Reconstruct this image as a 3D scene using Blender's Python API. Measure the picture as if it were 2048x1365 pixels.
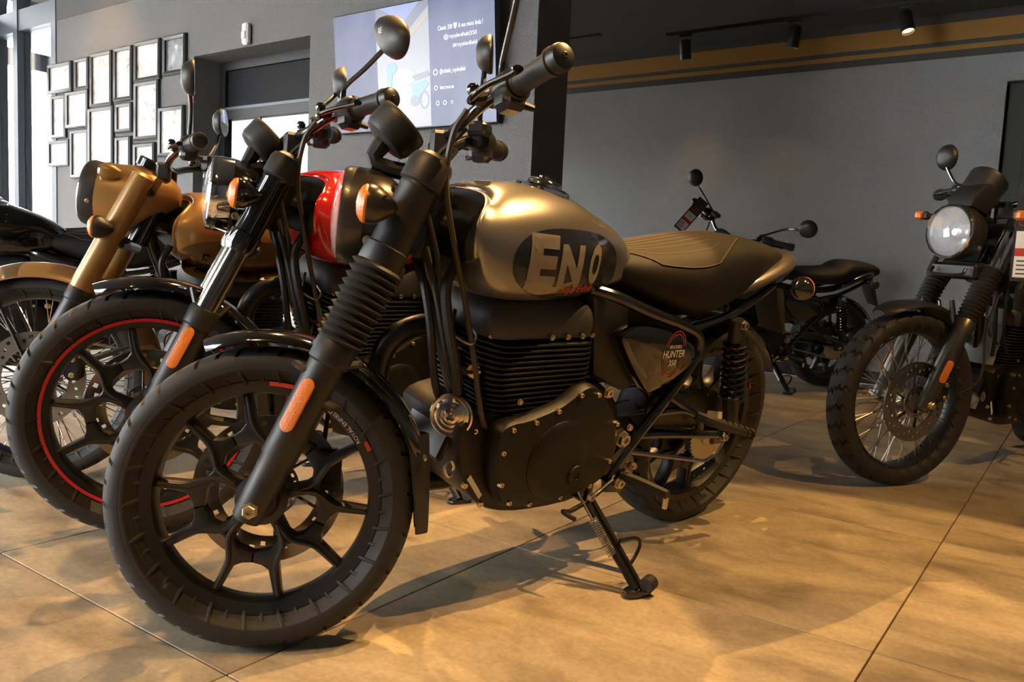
import bpy, bmesh, math, random
import numpy as np
from mathutils import Vector, Matrix
from mathutils.bvhtree import BVHTree

for o in list(bpy.data.objects):
    bpy.data.objects.remove(o)
SC = bpy.context.scene
COL = SC.collection
random.seed(7)
PI = math.pi

# ------------------------------------------------------------------ camera
YAW, PITCH, ROLL, CAMH, FPX = math.radians(35.4), .0958, .0472, .7728, 1634.0
vd = Vector((-math.sin(YAW) * math.cos(PITCH), math.cos(YAW) * math.cos(PITCH), -math.sin(PITCH)))
rt = Vector((math.cos(YAW), math.sin(YAW), 0))
up = rt.cross(vd)
cr_, sr_ = math.cos(ROLL), math.sin(ROLL)
cxv, cuv = cr_ * rt + sr_ * up, -sr_ * rt + cr_ * up
cd = bpy.data.cameras.new('camera')
cam = bpy.data.objects.new('camera', cd)
COL.objects.link(cam)
cam.matrix_world = Matrix(((cxv.x, cuv.x, -vd.x, 0), (cxv.y, cuv.y, -vd.y, 0), (cxv.z, cuv.z, -vd.z, CAMH), (0, 0, 0, 1)))
cd.sensor_fit = 'HORIZONTAL'
cd.sensor_width = 36.0
cd.lens = FPX / 2048 * 36.0
cd.clip_start = .02
SC.camera = cam

# ------------------------------------------------------------------ world, view
world = bpy.data.worlds.new('world')
SC.world = world
world.use_nodes = True
wb = world.node_tree.nodes['Background']
wb.inputs[0].default_value = (.95, .975, 1.0, 1)
wb.inputs[1].default_value = 21.0
SC.view_settings.view_transform = 'Standard'
SC.view_settings.look = 'None'
SC.view_settings.gamma = 1
SC.view_settings.use_curve_mapping = False
SC.view_settings.exposure = 0.0
WARM = (1.0, .57, .20)
# position, aim point on the floor, watts, cone angle (deg); one lamp each, hung from the ceiling tracks
SPOTS = [((-.25, 2.45, 2.98), (-1.45, .85, 0), 400, 37),
         ((-1.95, 2.45, 2.98), (-1.30, 1.25, .3), 370, 56),
         ((-1.10, -.35, 2.98), (-1.75, 1.15, .2), 80, 62),
         ((.15, 2.45, 2.98), (-.30, 1.70, 0), 330, 52),
         ((-2.95, 2.45, 2.98), (-2.6, 1.0, .2), 230, 60),
         ((1.30, 2.45, 2.98), (-.50, 3.40, 0), 230, 46),
         ((-6.35, 2.45, 2.98), (-6.45, 3.45, 2.1), 70, 60),
         ((-.75, -.35, 2.98), (-1.05, .80, 0), 130, 40)]

# ------------------------------------------------------------------ materials
MATS = {}


def mat(name, col, rough=.5, metal=0., coat=0., var=.06, scale=30., bump=0., bscale=200., spec=.5, emit=None, alpha=None, trans=0., flake=0., rvar=.08, bdist=.002):
    if name in MATS:
        return MATS[name]
    m = bpy.data.materials.new(name)
    m.use_nodes = True
    nt = m.node_tree
    b = nt.nodes['Principled BSDF']
    tc = nt.nodes.new('ShaderNodeTexCoord')
    nz = nt.nodes.new('ShaderNodeTexNoise')
    nz.inputs['Scale'].default_value = scale
    nz.inputs['Detail'].default_value = 4
    nt.links.new(tc.outputs['Object'], nz.inputs['Vector'])
    rp = nt.nodes.new('ShaderNodeMapRange')
    rp.inputs['To Min'].default_value = 1 - var
    rp.inputs['To Max'].default_value = 1 + var
    nt.links.new(nz.outputs['Fac'], rp.inputs['Value'])
    mx = nt.nodes.new('ShaderNodeVectorMath')
    mx.operation = 'SCALE'
    mx.inputs[0].default_value = col[:3]
    nt.links.new(rp.outputs[0], mx.inputs['Scale'])
    nt.links.new(mx.outputs[0], b.inputs['Base Color'])
    rr = nt.nodes.new('ShaderNodeMapRange')
    rr.inputs['To Min'].default_value = max(.01, rough - rvar * rough)
    rr.inputs['To Max'].default_value = rough + rvar * rough
    nt.links.new(nz.outputs['Fac'], rr.inputs['Value'])
    nt.links.new(rr.outputs[0], b.inputs['Roughness'])
    b.inputs['Metallic'].default_value = metal
    b.inputs['Coat Weight'].default_value = coat
    b.inputs['Coat Roughness'].default_value = .06
    b.inputs['Specular IOR Level'].default_value = spec
    b.inputs['Transmission Weight'].default_value = trans
    if emit:
        b.inputs['Emission Color'].default_value = (*emit[:3], 1)
        b.inputs['Emission Strength'].default_value = emit[3]
    if alpha is not None:
        b.inputs['Alpha'].default_value = alpha
    if bump or flake:
        n2 = nt.nodes.new('ShaderNodeTexNoise')
        n2.inputs['Scale'].default_value = bscale
        n2.inputs['Detail'].default_value = 3
        nt.links.new(tc.outputs['Object'], n2.inputs['Vector'])
        bp = nt.nodes.new('ShaderNodeBump')
        bp.inputs['Strength'].default_value = bump or flake
        bp.inputs['Distance'].default_value = bdist
        nt.links.new(n2.outputs['Fac'], bp.inputs['Height'])
        nt.links.new(bp.outputs[0], b.inputs['Normal'])
    MATS[name] = m
    return m


def glass(name, col=(1, 1, 1), mixf=.10):
    """thin window pane: mostly clear, a little mirror"""
    if name in MATS:
        return MATS[name]
    m = bpy.data.materials.new(name)
    m.use_nodes = True
    nt = m.node_tree
    nt.nodes.clear()
    out = nt.nodes.new('ShaderNodeOutputMaterial')
    tr = nt.nodes.new('ShaderNodeBsdfTransparent')
    tr.inputs[0].default_value = (*col, 1)
    gl = nt.nodes.new('ShaderNodeBsdfGlossy')
    gl.inputs['Roughness'].default_value = .02
    mx = nt.nodes.new('ShaderNodeMixShader')
    tc = nt.nodes.new('ShaderNodeTexCoord')
    nz = nt.nodes.new('ShaderNodeTexNoise')
    nz.inputs['Scale'].default_value = 3
    nt.links.new(tc.outputs['Object'], nz.inputs['Vector'])
    mr = nt.nodes.new('ShaderNodeMapRange')
    mr.inputs['To Min'].default_value = mixf * .8
    mr.inputs['To Max'].default_value = mixf * 1.2
    nt.links.new(nz.outputs['Fac'], mr.inputs['Value'])
    nt.links.new(mr.outputs[0], mx.inputs[0])
    nt.links.new(tr.outputs[0], mx.inputs[1])
    nt.links.new(gl.outputs[0], mx.inputs[2])
    nt.links.new(mx.outputs[0], out.inputs[0])
    MATS[name] = m
    return m


def tyre_mat(name, n, slant, width, blocks):
    """rubber with tread grooves cut as relief; wheel-local object coords, axle along Y"""
    if name in MATS:
        return MATS[name]
    m = bpy.data.materials.new(name)
    m.use_nodes = True
    nt = m.node_tree
    b = nt.nodes['Principled BSDF']
    L = nt.links.new

    def N(t, op=None, **kw):
        x = nt.nodes.new(t)
        if op:
            x.operation = op
        return x

    def M(op, a, c=None):
        x = N('ShaderNodeMath', op)
        for i, q in enumerate((a, c)):
            if q is None:
                continue
            if isinstance(q, (int, float)):
                x.inputs[i].default_value = q
            else:
                L(q, x.inputs[i])
        return x.outputs[0]
    tc = N('ShaderNodeTexCoord')
    sp = N('ShaderNodeSeparateXYZ')
    L(tc.outputs['Object'], sp.inputs[0])
    ang = M('ARCTAN2', sp.outputs[2], sp.outputs[0])
    rad = M('SQRT', M('ADD', M('MULTIPLY', sp.outputs[0], sp.outputs[0]), M('MULTIPLY', sp.outputs[2], sp.outputs[2])))
    ay = M('ABSOLUTE', sp.outputs[1])
    if blocks:
        ph = M('ADD', M('MULTIPLY', ang, n / (2 * PI)), M('MULTIPLY', M('PINGPONG', M('MULTIPLY', ay, 1), .022), slant))
    else:
        ph = M('ADD', M('MULTIPLY', ang, n / (2 * PI)), M('MULTIPLY', ay, slant))
    fr = M('FRACT', ph)
    g1 = M('LESS_THAN', fr, width)
    # only on the tread zone, not on the side wall or the middle rib
    zone = M('MULTIPLY', M('GREATER_THAN', ay, .004 if blocks else .010), M('LESS_THAN', ay, .052 if blocks else .046))
    g = M('MULTIPLY', g1, zone)
    if blocks:
        g = M('MAXIMUM', g, M('MULTIPLY', M('LESS_THAN', M('ABSOLUTE', M('SUBTRACT', M('FRACT', M('ADD', M('MULTIPLY', ang, n / (2 * PI)), M('MULTIPLY', ay, -16))), .5)), .05), M('MULTIPLY', M('GREATER_THAN', ay, .02), M('LESS_THAN', ay, .055))))
    nz = N('ShaderNodeTexNoise')
    nz.inputs['Scale'].default_value = 60
    L(tc.outputs['Object'], nz.inputs['Vector'])
    cr = N('ShaderNodeMapRange')
    cr.inputs['To Min'].default_value = .015
    cr.inputs['To Max'].default_value = .027
    L(nz.outputs['Fac'], cr.inputs['Value'])
    cc = N('ShaderNodeCombineColor')
    for i, k in enumerate((1.06, 1.0, .94)):
        L(M('MULTIPLY', cr.outputs[0], k), cc.inputs[i])
    L(cc.outputs[0], b.inputs['Base Color'])
    b.inputs['Roughness'].default_value = .62
    b.inputs['Specular IOR Level'].default_value = .4
    bp = N('ShaderNodeBump')
    bp.inputs['Strength'].default_value = 1
    bp.inputs['Distance'].default_value = .006
    # fine rings moulded into the side wall
    rings = M('MULTIPLY', M('SINE', M('MULTIPLY', rad, 900)), M('MULTIPLY', M('LESS_THAN', rad, .262 if n < 60 else .262), .02))
    L(rings, bp.inputs['Height'])
    L(bp.outputs[0], b.inputs['Normal'])
    MATS[name] = m
    return m


BLK = mat('satin_black_metal', (.010, .010, .0105), .38, 0, .0, bump=.05)
MATT = mat('matt_black_paint', (.013, .0125, .012), .48)
GLOSS = mat('gloss_black_paint', (.008, .008, .009), .08, 0, 1.)
FRAMEM = mat('frame_black_enamel', (.009, .009, .010), .22, 0, .5)
PLAST = mat('black_plastic', (.012, .012, .0125), .48, bump=.15, bscale=600)
RUB = mat('black_rubber', (.012, .0115, .011), .58)
CHROME = mat('chrome', (.82, .82, .84), .06, 1.)
STEEL = mat('brushed_steel', (.46, .43, .38), .32, 1., var=.15, scale=80)
ZINC = mat('yellow_zinc_bolt', (.62, .52, .34), .34, 1.)
BRASS = mat('brass', (.70, .46, .14), .28, 1.)
ALU = mat('cast_aluminium', (.34, .33, .31), .42, .9)
ENG = mat('engine_black_crackle', (.0065, .006, .0052), .42, 0, .0, bump=.25, bscale=900, spec=.32)
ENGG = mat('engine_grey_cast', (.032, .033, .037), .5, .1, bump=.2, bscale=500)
AMBER = mat('amber_lens', (.72, .19, .008), .18, 0, .3, var=.15, scale=250, bump=.6, bscale=500)
REFL = mat('amber_reflector', (.62, .17, .012), .22, 0, .6, var=.3, scale=420, bump=.7, bscale=420)
REDL = mat('red_lens', (.35, .01, .01), .12, 0, .8)
REDP = mat('red_paint', (.50, .012, .010), .10, 0, 1.)
REDT = mat('red_rim_tape', (.55, .012, .02), .35)
REDX = mat('red_lettering', (.55, .05, .025), .4)
WHT = mat('white_print', (.80, .77, .70), .5)
SILV = mat('champagne_silver_paint', (.235, .222, .205), .33, .75, 1., var=.10, scale=900, flake=.02)
TAILM = mat('tail_grey_paint', (.10, .088, .072), .42, .5, .5)
DECK = mat('tank_badge_black', (.013, .013, .013), .18, 0, .8)
LETT = mat('badge_letter_grey', (.30, .27, .23), .35, .4)
SEATK = mat('seat_black_vinyl', (.0075, .007, .0066), .62, bump=.35, bscale=900, spec=.35)
SEATB = mat('seat_brown_vinyl', (.015, .0105, .0065), .62, bump=.35, bscale=900, spec=.35)
STIT = mat('seat_stitch', (.16, .12, .08), .7)
LENSG = mat('headlight_glass', (.75, .78, .82), .04, .0, 1., spec=.8)
LENSM = mat('headlight_reflector', (.80, .81, .83), .10, 1., var=.15, scale=60, bump=.5, bscale=60)
HEADK = mat('headlight_bronze_black', (.035, .030, .024), .30, .35, .3)
SANDP = mat('desert_sand_paint', (.30, .165, .047), .34, .25, .3, var=.05)
SANDD = mat('desert_brown_paint', (.115, .072, .026), .38, .15, .3, var=.05)
ROTOR = mat('brake_rotor_steel', (.30, .27, .23), .34, 1., var=.12, scale=50)
GLS = mat('mirror_glass', (.55, .56, .58), .03, 1.)
GREYT = mat('grey_mudguard_plastic', (.24, .27, .28), .6)
TYRE = tyre_mat('tyre_road_tread', 44, 26, .13, False)
TYREK = tyre_mat('tyre_block_tread', 34, 22, .16, True)
SHEATH = mat('cable_sheath', (.045, .036, .026), .5)

# ------------------------------------------------------------------ geometry helpers


def V(*a):
    return np.array(a, float)


def unit(a):
    a = np.asarray(a, float)
    return a / (np.linalg.norm(a) + 1e-12)


def cr(pts, n=6, closed=False):
    p = np.asarray(pts, float)
    if p.ndim == 1:
        p = p[:, None]
    k = len(p)
    if k < 3 and not closed:
        t = np.linspace(0, 1, n + 1)[:, None]
        return p[0] * (1 - t) + p[1] * t
    out = []
    for i in range(k if closed else k - 1):
        if closed:
            a, b, c, d = p[(i - 1) % k], p[i], p[(i + 1) % k], p[(i + 2) % k]
        else:
            b, c = p[i], p[i + 1]
            a = p[i - 1] if i else 2 * b - c
            d = p[i + 2] if i + 2 < k else 2 * c - b
        for j in range(n):
            t = j / n
            out.append(.5 * (2 * b + (c - a) * t + (2 * a - 5 * b + 4 * c - d) * t * t + (3 * b - a - 3 * c + d) * t ** 3))
    if not closed:
        out.append(p[-1])
    return np.array(out)


def basis(ax):
    ax = unit(ax)
    h = V(0, 0, 1) if abs(ax[2]) < .9 else V(1, 0, 0)
    u = unit(np.cross(h, ax))
    return ax, u, np.cross(ax, u)


class G:
    def __init__(s):
        s.v, s.f = [], []

    def add(s, vs, fs):
        o = len(s.v)
        s.v.extend([tuple(map(float, q)) for q in vs])
        s.f.extend([tuple(int(i) + o for i in f) for f in fs])
        return s

    def grid(s, P, cu=False, cv=False):
        P = np.asarray(P, float)
        a, b = P.shape[:2]
        fs = []
        for i in range(a if cu else a - 1):
            for j in range(b if cv else b - 1):
                i2, j2 = (i + 1) % a, (j + 1) % b
                fs.append((i * b + j, i2 * b + j, i2 * b + j2, i * b + j2))
        return s.add(P.reshape(-1, 3), fs)

    def lathe(s, o, ax, prof, n=28, closed=False, cap=True, a0=0., a1=2 * PI, uv=None):
        ax, u, w = basis(ax) if uv is None else uv
        full = abs(a1 - a0 - 2 * PI) < 1e-6
        th = np.linspace(a0, a1, n, endpoint=not full)
        o = np.asarray(o, float)
        P = np.array([[o + ax * h + r * (math.cos(t) * u + math.sin(t) * w) for (h, r) in prof] for t in th])
        s.grid(P, cu=full, cv=closed)
        if cap and not closed and full:
            k = len(prof)
            base = len(s.v) - n * k
            for q in (0, k - 1):
                if prof[q][1] > 1e-4:
                    s.f.append(tuple(base + i * k + q for i in range(n)))
        return s

    def cyl(s, a, b, r, r2=None, n=16, bev=0.):
        a, b = np.asarray(a, float), np.asarray(b, float)
        L = np.linalg.norm(b - a)
        r2 = r if r2 is None else r2
        pr = [(0, r), (L, r2)] if not bev else [(0, r - bev), (bev, r), (L - bev, r2), (L, r2 - bev)]
        return s.lathe(a, b - a, pr, n)

    def tube(s, pts, r, n=10, res=6, smooth=True, closed=False, flat=1.):
        pts = np.asarray(pts, float)
        rs = np.full(len(pts), r, float) if np.isscalar(r) else np.asarray(r, float)
        if smooth:
            P = cr(pts, res, closed)
            Rr = cr(rs, res, closed)[:, 0]
        else:
            P, Rr = pts, rs
        k = len(P)
        T = [unit((P[(i + 1) % k] if closed or i + 1 < k else P[i]) - (P[i - 1] if closed or i else P[i])) for i in range(k)]
        _, u, w = basis(T[0])
        rings = []
        th = np.linspace(0, 2 * PI, n, endpoint=False)
        for i in range(k):
            u = unit(u - T[i] * np.dot(u, T[i]))
            w = np.cross(T[i], u)
            rings.append([P[i] + Rr[i] * (math.cos(t) * u + flat * math.sin(t) * w) for t in th])
        b0 = len(s.v)
        s.grid(rings, cu=closed, cv=True)
        if not closed:
            s.f.append(tuple(b0 + j for j in range(n)))
            s.f.append(tuple(b0 + (k - 1) * n + j for j in range(n)))
        return s

    def loft(s, rings, cap=True, res=1):
        Rg = np.asarray(rings, float)
        if res > 1:
            a, m, _ = Rg.shape
            Rg = cr(Rg.reshape(a, m * 3), res).reshape(-1, m, 3)
        a, m, _ = Rg.shape
        b0 = len(s.v)
        s.grid(Rg, cv=True)
        if cap:
            s.f.append(tuple(b0 + j for j in range(m)))
            s.f.append(tuple(b0 + (a - 1) * m + j for j in range(m)))
        return s

    def prism(s, poly, y0, y1, bev=0., fn=None, sm=0):
        """outline in (x,z), extruded along y; fn maps (a,b,h)->xyz for other planes"""
        p = np.asarray(poly, float)
        if sm:
            p = cr(p, sm, True)
        fn = fn or (lambda a, b, h: (a, h, b))
        k = len(p)

        def inset(d):
            ar = .5 * sum(p[i][0] * p[(i + 1) % k][1] - p[(i + 1) % k][0] * p[i][1] for i in range(k))
            sg = 1 if ar > 0 else -1
            q = []
            for i in range(k):
                e1, e2 = unit(p[i] - p[i - 1]), unit(p[(i + 1) % k] - p[i])
                n1, n2 = V(-e1[1], e1[0]) * sg, V(-e2[1], e2[0]) * sg
                nn = unit(n1 + n2)
                q.append(p[i] + nn * d / max(.45, np.dot(nn, n1)))
            return q
        if bev:
            q = inset(bev)
            q2 = inset(bev * .3)
            dr = 1 if y1 > y0 else -1
            rings = [[fn(*c, y0) for c in q], [fn(*c, y0 + dr * bev * .3) for c in q2], [fn(*c, y0 + dr * bev) for c in p], [fn(*c, y1 - dr * bev) for c in p], [fn(*c, y1 - dr * bev * .3) for c in q2], [fn(*c, y1) for c in q]]
        else:
            rings = [[fn(*c, y0) for c in p], [fn(*c, y1) for c in p]]
        return s.loft(rings)

    def box(s, c, sz, bev=.0, M=None):
        hx, hy, hz = [q / 2 for q in sz]
        b = min(bev, hx * .9, hy * .9, hz * .9)
        if b <= 0:
            vs = [(x, y, z) for x in (-hx, hx) for y in (-hy, hy) for z in (-hz, hz)]
            fs = [(0, 1, 3, 2), (4, 6, 7, 5), (0, 4, 5, 1), (2, 3, 7, 6), (0, 2, 6, 4), (1, 5, 7, 3)]
        else:
            vs, idx = [], {}
            for sx in (-1, 1):
                for sy in (-1, 1):
                    for sz_ in (-1, 1):
                        for a in range(3):
                            q = [sx * (hx - b), sy * (hy - b), sz_ * (hz - b)]
                            q[a] += (sx, sy, sz_)[a] * b
                            idx[(sx, sy, sz_, a)] = len(vs)
                            vs.append(tuple(q))
            fs = []
            for a in range(3):
                o1, o2 = (a + 1) % 3, (a + 2) % 3
                for sg in (-1, 1):
                    ring = []
                    for (p, q) in ((-1, -1), (1, -1), (1, 1), (-1, 1)):
                        k = [0, 0, 0]
                        k[a], k[o1], k[o2] = sg, p, q
                        ring.append(idx[(*k, a)])
                    fs.append(tuple(ring))
                for p in (-1, 1):
                    for q in (-1, 1):
                        def kk(sg, ax):
                            k = [0, 0, 0]
                            k[a], k[o1], k[o2] = sg, p, q
                            return idx[(*k, ax)]
                        fs.append((kk(-1, o1), kk(1, o1), kk(1, o2), kk(-1, o2)))
            for sx in (-1, 1):
                for sy in (-1, 1):
                    for sz_ in (-1, 1):
                        fs.append(tuple(idx[(sx, sy, sz_, a)] for a in range(3)))
        c = np.asarray(c, float)
        if M is not None:
            M = np.asarray(M, float)
            vs = [M @ np.array(q) for q in vs]
        return s.add([np.array(q) + c for q in vs], fs)

    def coil(s, a, b, R, r, turns, n=6, seg=14):
        a, b = np.asarray(a, float), np.asarray(b, float)
        ax, u, w = basis(b - a)
        L = np.linalg.norm(b - a)
        k = int(turns * seg)
        pts = [a + ax * L * i / k + R * (math.cos(2 * PI * i / seg) * u + math.sin(2 * PI * i / seg) * w) for i in range(k + 1)]
        return s.tube(pts, r, n, smooth=False)

    def mesh(s, name, ang=35):
        me = bpy.data.meshes.new(name)
        me.from_pydata(s.v, [], s.f)
        bm = bmesh.new()
        bm.from_mesh(me)
        bmesh.ops.recalc_face_normals(bm, faces=bm.faces)
        bm.to_mesh(me)
        bm.free()
        me.polygons.foreach_set('use_smooth', [True] * len(me.polygons))
        me.set_sharp_from_angle(angle=math.radians(ang))
        return me


def link(name, me, m, parent=None, M=None, label=None):
    if m is not None and (not me.materials):
        me.materials.append(m)
    o = bpy.data.objects.new(name, me)
    COL.objects.link(o)
    if parent is not None:
        o.parent = parent
    if M is not None:
        o.matrix_basis = M
    if label:
        o['label'] = label
    return o


def mk(name, g, m, parent=None, M=None, ang=35, label=None):
    return link(name, g.mesh(name, ang), m, parent, M, label)


def tag(o, label, cat, group=None):
    o['label'] = label
    o['category'] = cat
    if group:
        o['group'] = group
    return o


def struct(o):
    o['kind'] = 'structure'
    return o


def empty(name, loc=(0, 0, 0)):
    o = bpy.data.objects.new(name, None)
    COL.objects.link(o)
    o.location = loc
    return o


def text2d(txt, h, wscale=1., shear=0., bold=0.):
    """flat text -> centred (N,2) points and faces, cap height about h"""
    cu = bpy.data.curves.new('t', 'FONT')
    cu.body = txt
    cu.size = 1.
    cu.shear = shear
    cu.offset = bold
    ob = bpy.data.objects.new('t', cu)
    COL.objects.link(ob)
    dg = bpy.context.evaluated_depsgraph_get()
    me = ob.evaluated_get(dg).to_mesh()
    v = np.array([q.co[:2] for q in me.vertices])
    f = [tuple(p.vertices) for p in me.polygons]
    ob.evaluated_get(dg).to_mesh_clear()
    bpy.data.objects.remove(ob)
    bpy.data.curves.remove(cu)
    k = h / .69
    v = (v - np.array([(v[:, 0].min() + v[:, 0].max()) / 2, (v[:, 1].min() + v[:, 1].max()) / 2])) * k
    v[:, 0] *= wscale
    return v, f


def flat_text(name, txt, h, fn, m, parent, wscale=1., cuts=0, shear=0., maxw=None, bold=0.):
    v, f = text2d(txt, h, wscale, shear, bold)
    if maxw:
        w = v[:, 0].max() - v[:, 0].min()
        v[:, 0] *= maxw / w
    if cuts:
        bm = bmesh.new()
        vs = [bm.verts.new((a, b, 0)) for a, b in v]
        for q in f:
            try:
                bm.faces.new([vs[i] for i in q])
            except ValueError:
                pass
        bmesh.ops.triangulate(bm, faces=bm.faces)
        bmesh.ops.subdivide_edges(bm, edges=bm.edges, cuts=cuts, use_grid_fill=True)
        bmesh.ops.triangulate(bm, faces=bm.faces)
        bm.verts.index_update()
        v = np.array([q.co[:2] for q in bm.verts])
        f = [tuple(q.index for q in p.verts) for p in bm.faces]
        bm.free()
    g = G()
    g.add([fn(a, b) for a, b in v], f)
    me = bpy.data.meshes.new(name)
    me.from_pydata(g.v, [], g.f)
    return link(name, me, m, parent)


_bolt = {}


def bolt(parent, p, ax, r=.007, h=.006, m=None, name='bolt', hexa=True):
    m = m or ZINC
    key = (m.name, hexa, name)
    if key not in _bolt:
        g = G()
        g.lathe((0, 0, 0), (0, 0, 1), [(0, 1.25), (.25, 1.25), (.25, 1.0), (.95, 1.0), (1.05, .85), (1.05, .45), (.7, .4), (.7, 0.001)], 6 if hexa else 12)
        me = g.mesh(name, 25)
        me.materials.append(m)
        _bolt[key] = me
    q = Vector((0, 0, 1)).rotation_difference(Vector(tuple(map(float, ax))))
    M = Matrix.LocRotScale(Vector(tuple(map(float, p))), q, Vector((r, r, h)))
    return link(name, _bolt[key], None, parent, M)

# ------------------------------------------------------------------ motorcycle components
Y_AX = ((0, 1, 0))
WUV = (V(0, 1, 0), V(1, 0, 0), V(0, 0, 1))


def perforated_ring(g, r0, r1, y, th, n=72, holes=True, k=5):
    rs = np.linspace(r0, r1, k + 1)
    for side in (y - th / 2, y + th / 2):
        P = np.array([[(r * math.cos(2 * PI * i / n), side, r * math.sin(2 * PI * i / n)) for r in rs] for i in range(n)])
        fs = []
        for i in range(n):
            for j in range(k):
                if holes and j == 1 + (i // 2) % (k - 2) and i % 2 == 0:
                    continue
                i2 = (i + 1) % n
                fs.append((i * (k + 1) + j, i2 * (k + 1) + j, i2 * (k + 1) + j + 1, i * (k + 1) + j + 1))
        g.add(P.reshape(-1, 3), fs)
    for r in (r0, r1):
        g.lathe((0, 0, 0), None, [(y - th / 2, r), (y + th / 2, r)], n, uv=WUV, cap=False)
    return g


def wheel(bk, name, cx, cz, R, w, kind='cast', M=None, rimm=None, stripe=None, disc=-1, sprocket=0, tyrem=None, text=None, rr=None, discm=None):
    rr = rr or R - .062
    rimm = rimm or BLK
    ri = rr - .030
    T = Matrix.Translation((cx, 0, cz))
    if M is not None:
        T = M @ T
    a, b = .29 * w, .38 * w
    g = G()
    if kind == 'cast':
        pr = [(-a, rr), (-a - .004, rr - .004), (-a - .002, rr - .012), (-a + .002, ri + .004), (-a * .6, ri), (a * .6, ri), (a - .002, ri + .004), (a + .002, rr - .012), (a + .004, rr - .004), (a, rr), (a * .5, rr - .008), (-a * .5, rr - .008)]
    else:
        ri = rr - .016
        pr = [(-a, rr), (-a - .004, rr - .004), (-a, ri + .002), (-a * .5, ri - .004), (a * .5, ri - .004), (a, ri + .002), (a + .004, rr - .004), (a, rr), (a * .5, rr - .005), (-a * .5, rr - .005)]
    g.lathe((0, 0, 0), None, pr, 72, closed=True, uv=WUV)
    wh = mk(name, g, rimm, bk.root, T)
    h = R - rr
    t = G()
    prof = [(-a, rr - .006), (-b, rr + .10 * h), (-.485 * w, rr + .30 * h), (-.5 * w, rr + .52 * h), (-.46 * w, rr + .74 * h), (-.42 * w, R - .19 * h), (-.36 * w, R - .09 * h), (-.27 * w, R - .035 * h), (-.17 * w, R - .012 * h), (-.07 * w, R), (0, R), (.07 * w, R), (.17 * w, R - .012 * h), (.27 * w, R - .035 * h), (.36 * w, R - .09 * h), (.42 * w, R - .19 * h), (.46 * w, rr + .74 * h), (.5 * w, rr + .52 * h), (.485 * w, rr + .30 * h), (b, rr + .10 * h), (a, rr - .006)]
    block = tyrem is TYREK
    ng = 30 if block else 44
    cols = []
    for i in range(ng):
        for f_, dpt in ((0, 0), (.05, 1), (.17, 1), (.22, 0), (.6, 0)):
            ring = []
            for (yy, r_) in prof:
                v = abs(yy) / w
                if block:
                    ph = .9 * abs(((v * 5.2) % 1) - .5) + .25 * (1 if yy > 0 else 0)
                    dz = .0075 if .02 < v < .44 else 0
                else:
                    ph = -1.5 * v
                    odd = i % 2
                    dz = .0085 if (.05 if odd else .15) < v < (.38 if odd else .43) else 0
                an = 2 * PI * (i + f_ + ph) / ng
                rq = r_ - dz * dpt
                ring.append((rq * math.cos(an), yy, rq * math.sin(an)))
            cols.append(ring)
    t.grid(cols, cu=True, cv=True)
    mk('tyre', t, tyrem or TYRE, wh)
    # hub
    g = G()
    g.lathe((0, 0, 0), None, [(-.062, .018), (-.062, .030), (-.05, .036), (-.045, .050), (-.02, .046), (.02, .046), (.045, .050), (.05, .036), (.062, .030), (.062, .018)], 28, uv=WUV)
    mk('hub', g, rimm if kind == 'cast' else ALU, wh)
    if kind == 'cast':
        k = ri / .201
        half = [(.040, 22), (.060, 12), (.084, 8.5), (.098, 11), (.107, 19), (.112, 36), (.132, 36), (.136, 28), (.146, 23.0), (.203, 21.0), (.203, 16.6), (.160, 15.6), (.138, 14.5), (.120, 10.5), (.111, 5), (.108, 0)]
        pol = [(r * k, math.radians(a_)) for r, a_ in half] + [(r * k, -math.radians(a_)) for r, a_ in half[-2::-1]]
        poly = [(r * math.cos(a_), r * math.sin(a_)) for r, a_ in pol]
        g = G()
        g.prism(poly, -.020, .020, .006)
        groove = G()
        for sgn in (1, -1):
            pts = [(r * k * math.cos(math.radians(sgn * an)), .0195, r * k * math.sin(math.radians(sgn * an))) for r, an in ((.06, 0), (.10, 5), (.128, 15), (.150, 18), (.198, 18.4))]
            groove.tube(pts, [.0065, .006, .006, .005, .004], 8, 4)
        me = G()
        me.v, me.f = g.v, g.f
        me.add(groove.v, groove.f)
        mesh = me.mesh('spoke')
        mesh.materials.append(rimm)
        for i in range(5):
            link('spoke', mesh, None, wh, Matrix.Rotation(math.radians(-24 + 72 * i), 4, 'Y'))
    else:
        g = G()
        n = 18
        for i in range(n):
            for sgn in (-1, 1):
                for cross in (-1, 1):
                    an = 2 * PI * (i + (0 if sgn > 0 else .5)) / n + (0 if cross > 0 else .06)
                    a2 = an + cross * .42
                    g.tube([(.044 * math.cos(an), sgn * .040, .044 * math.sin(an)), (ri * math.cos(a2), sgn * .006, ri * math.sin(a2))], .0019, 5, smooth=False)
        mk('spokes', g, CHROME if kind == 'spoked' else STEEL, wh)
    if stripe:
        for an0, an1 in stripe[1]:
            g = G()
            for sd in (1, -1):
                g.lathe((0, 0, 0), None, [(sd * (a + .0062), rr - .013), (sd * (a + .0062), rr - .005)], max(4, int((an1 - an0) / 4)), uv=WUV, cap=False, a0=math.radians(an0), a1=math.radians(an1))
            mk('rim_tape', g, stripe[0], wh)
    if text:
        for (an, r, flip) in text:
            def fn(x, y, an=an, r=r, flip=flip):
                q = math.radians(an) - x / r * flip
                rad = r - y * flip
                return (rad * math.cos(q), a + .0065, rad * math.sin(q))
            flat_text('rim_lettering', 'ROYAL ENFIELD', .0075, fn, WHT, wh, maxw=.088)
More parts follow.
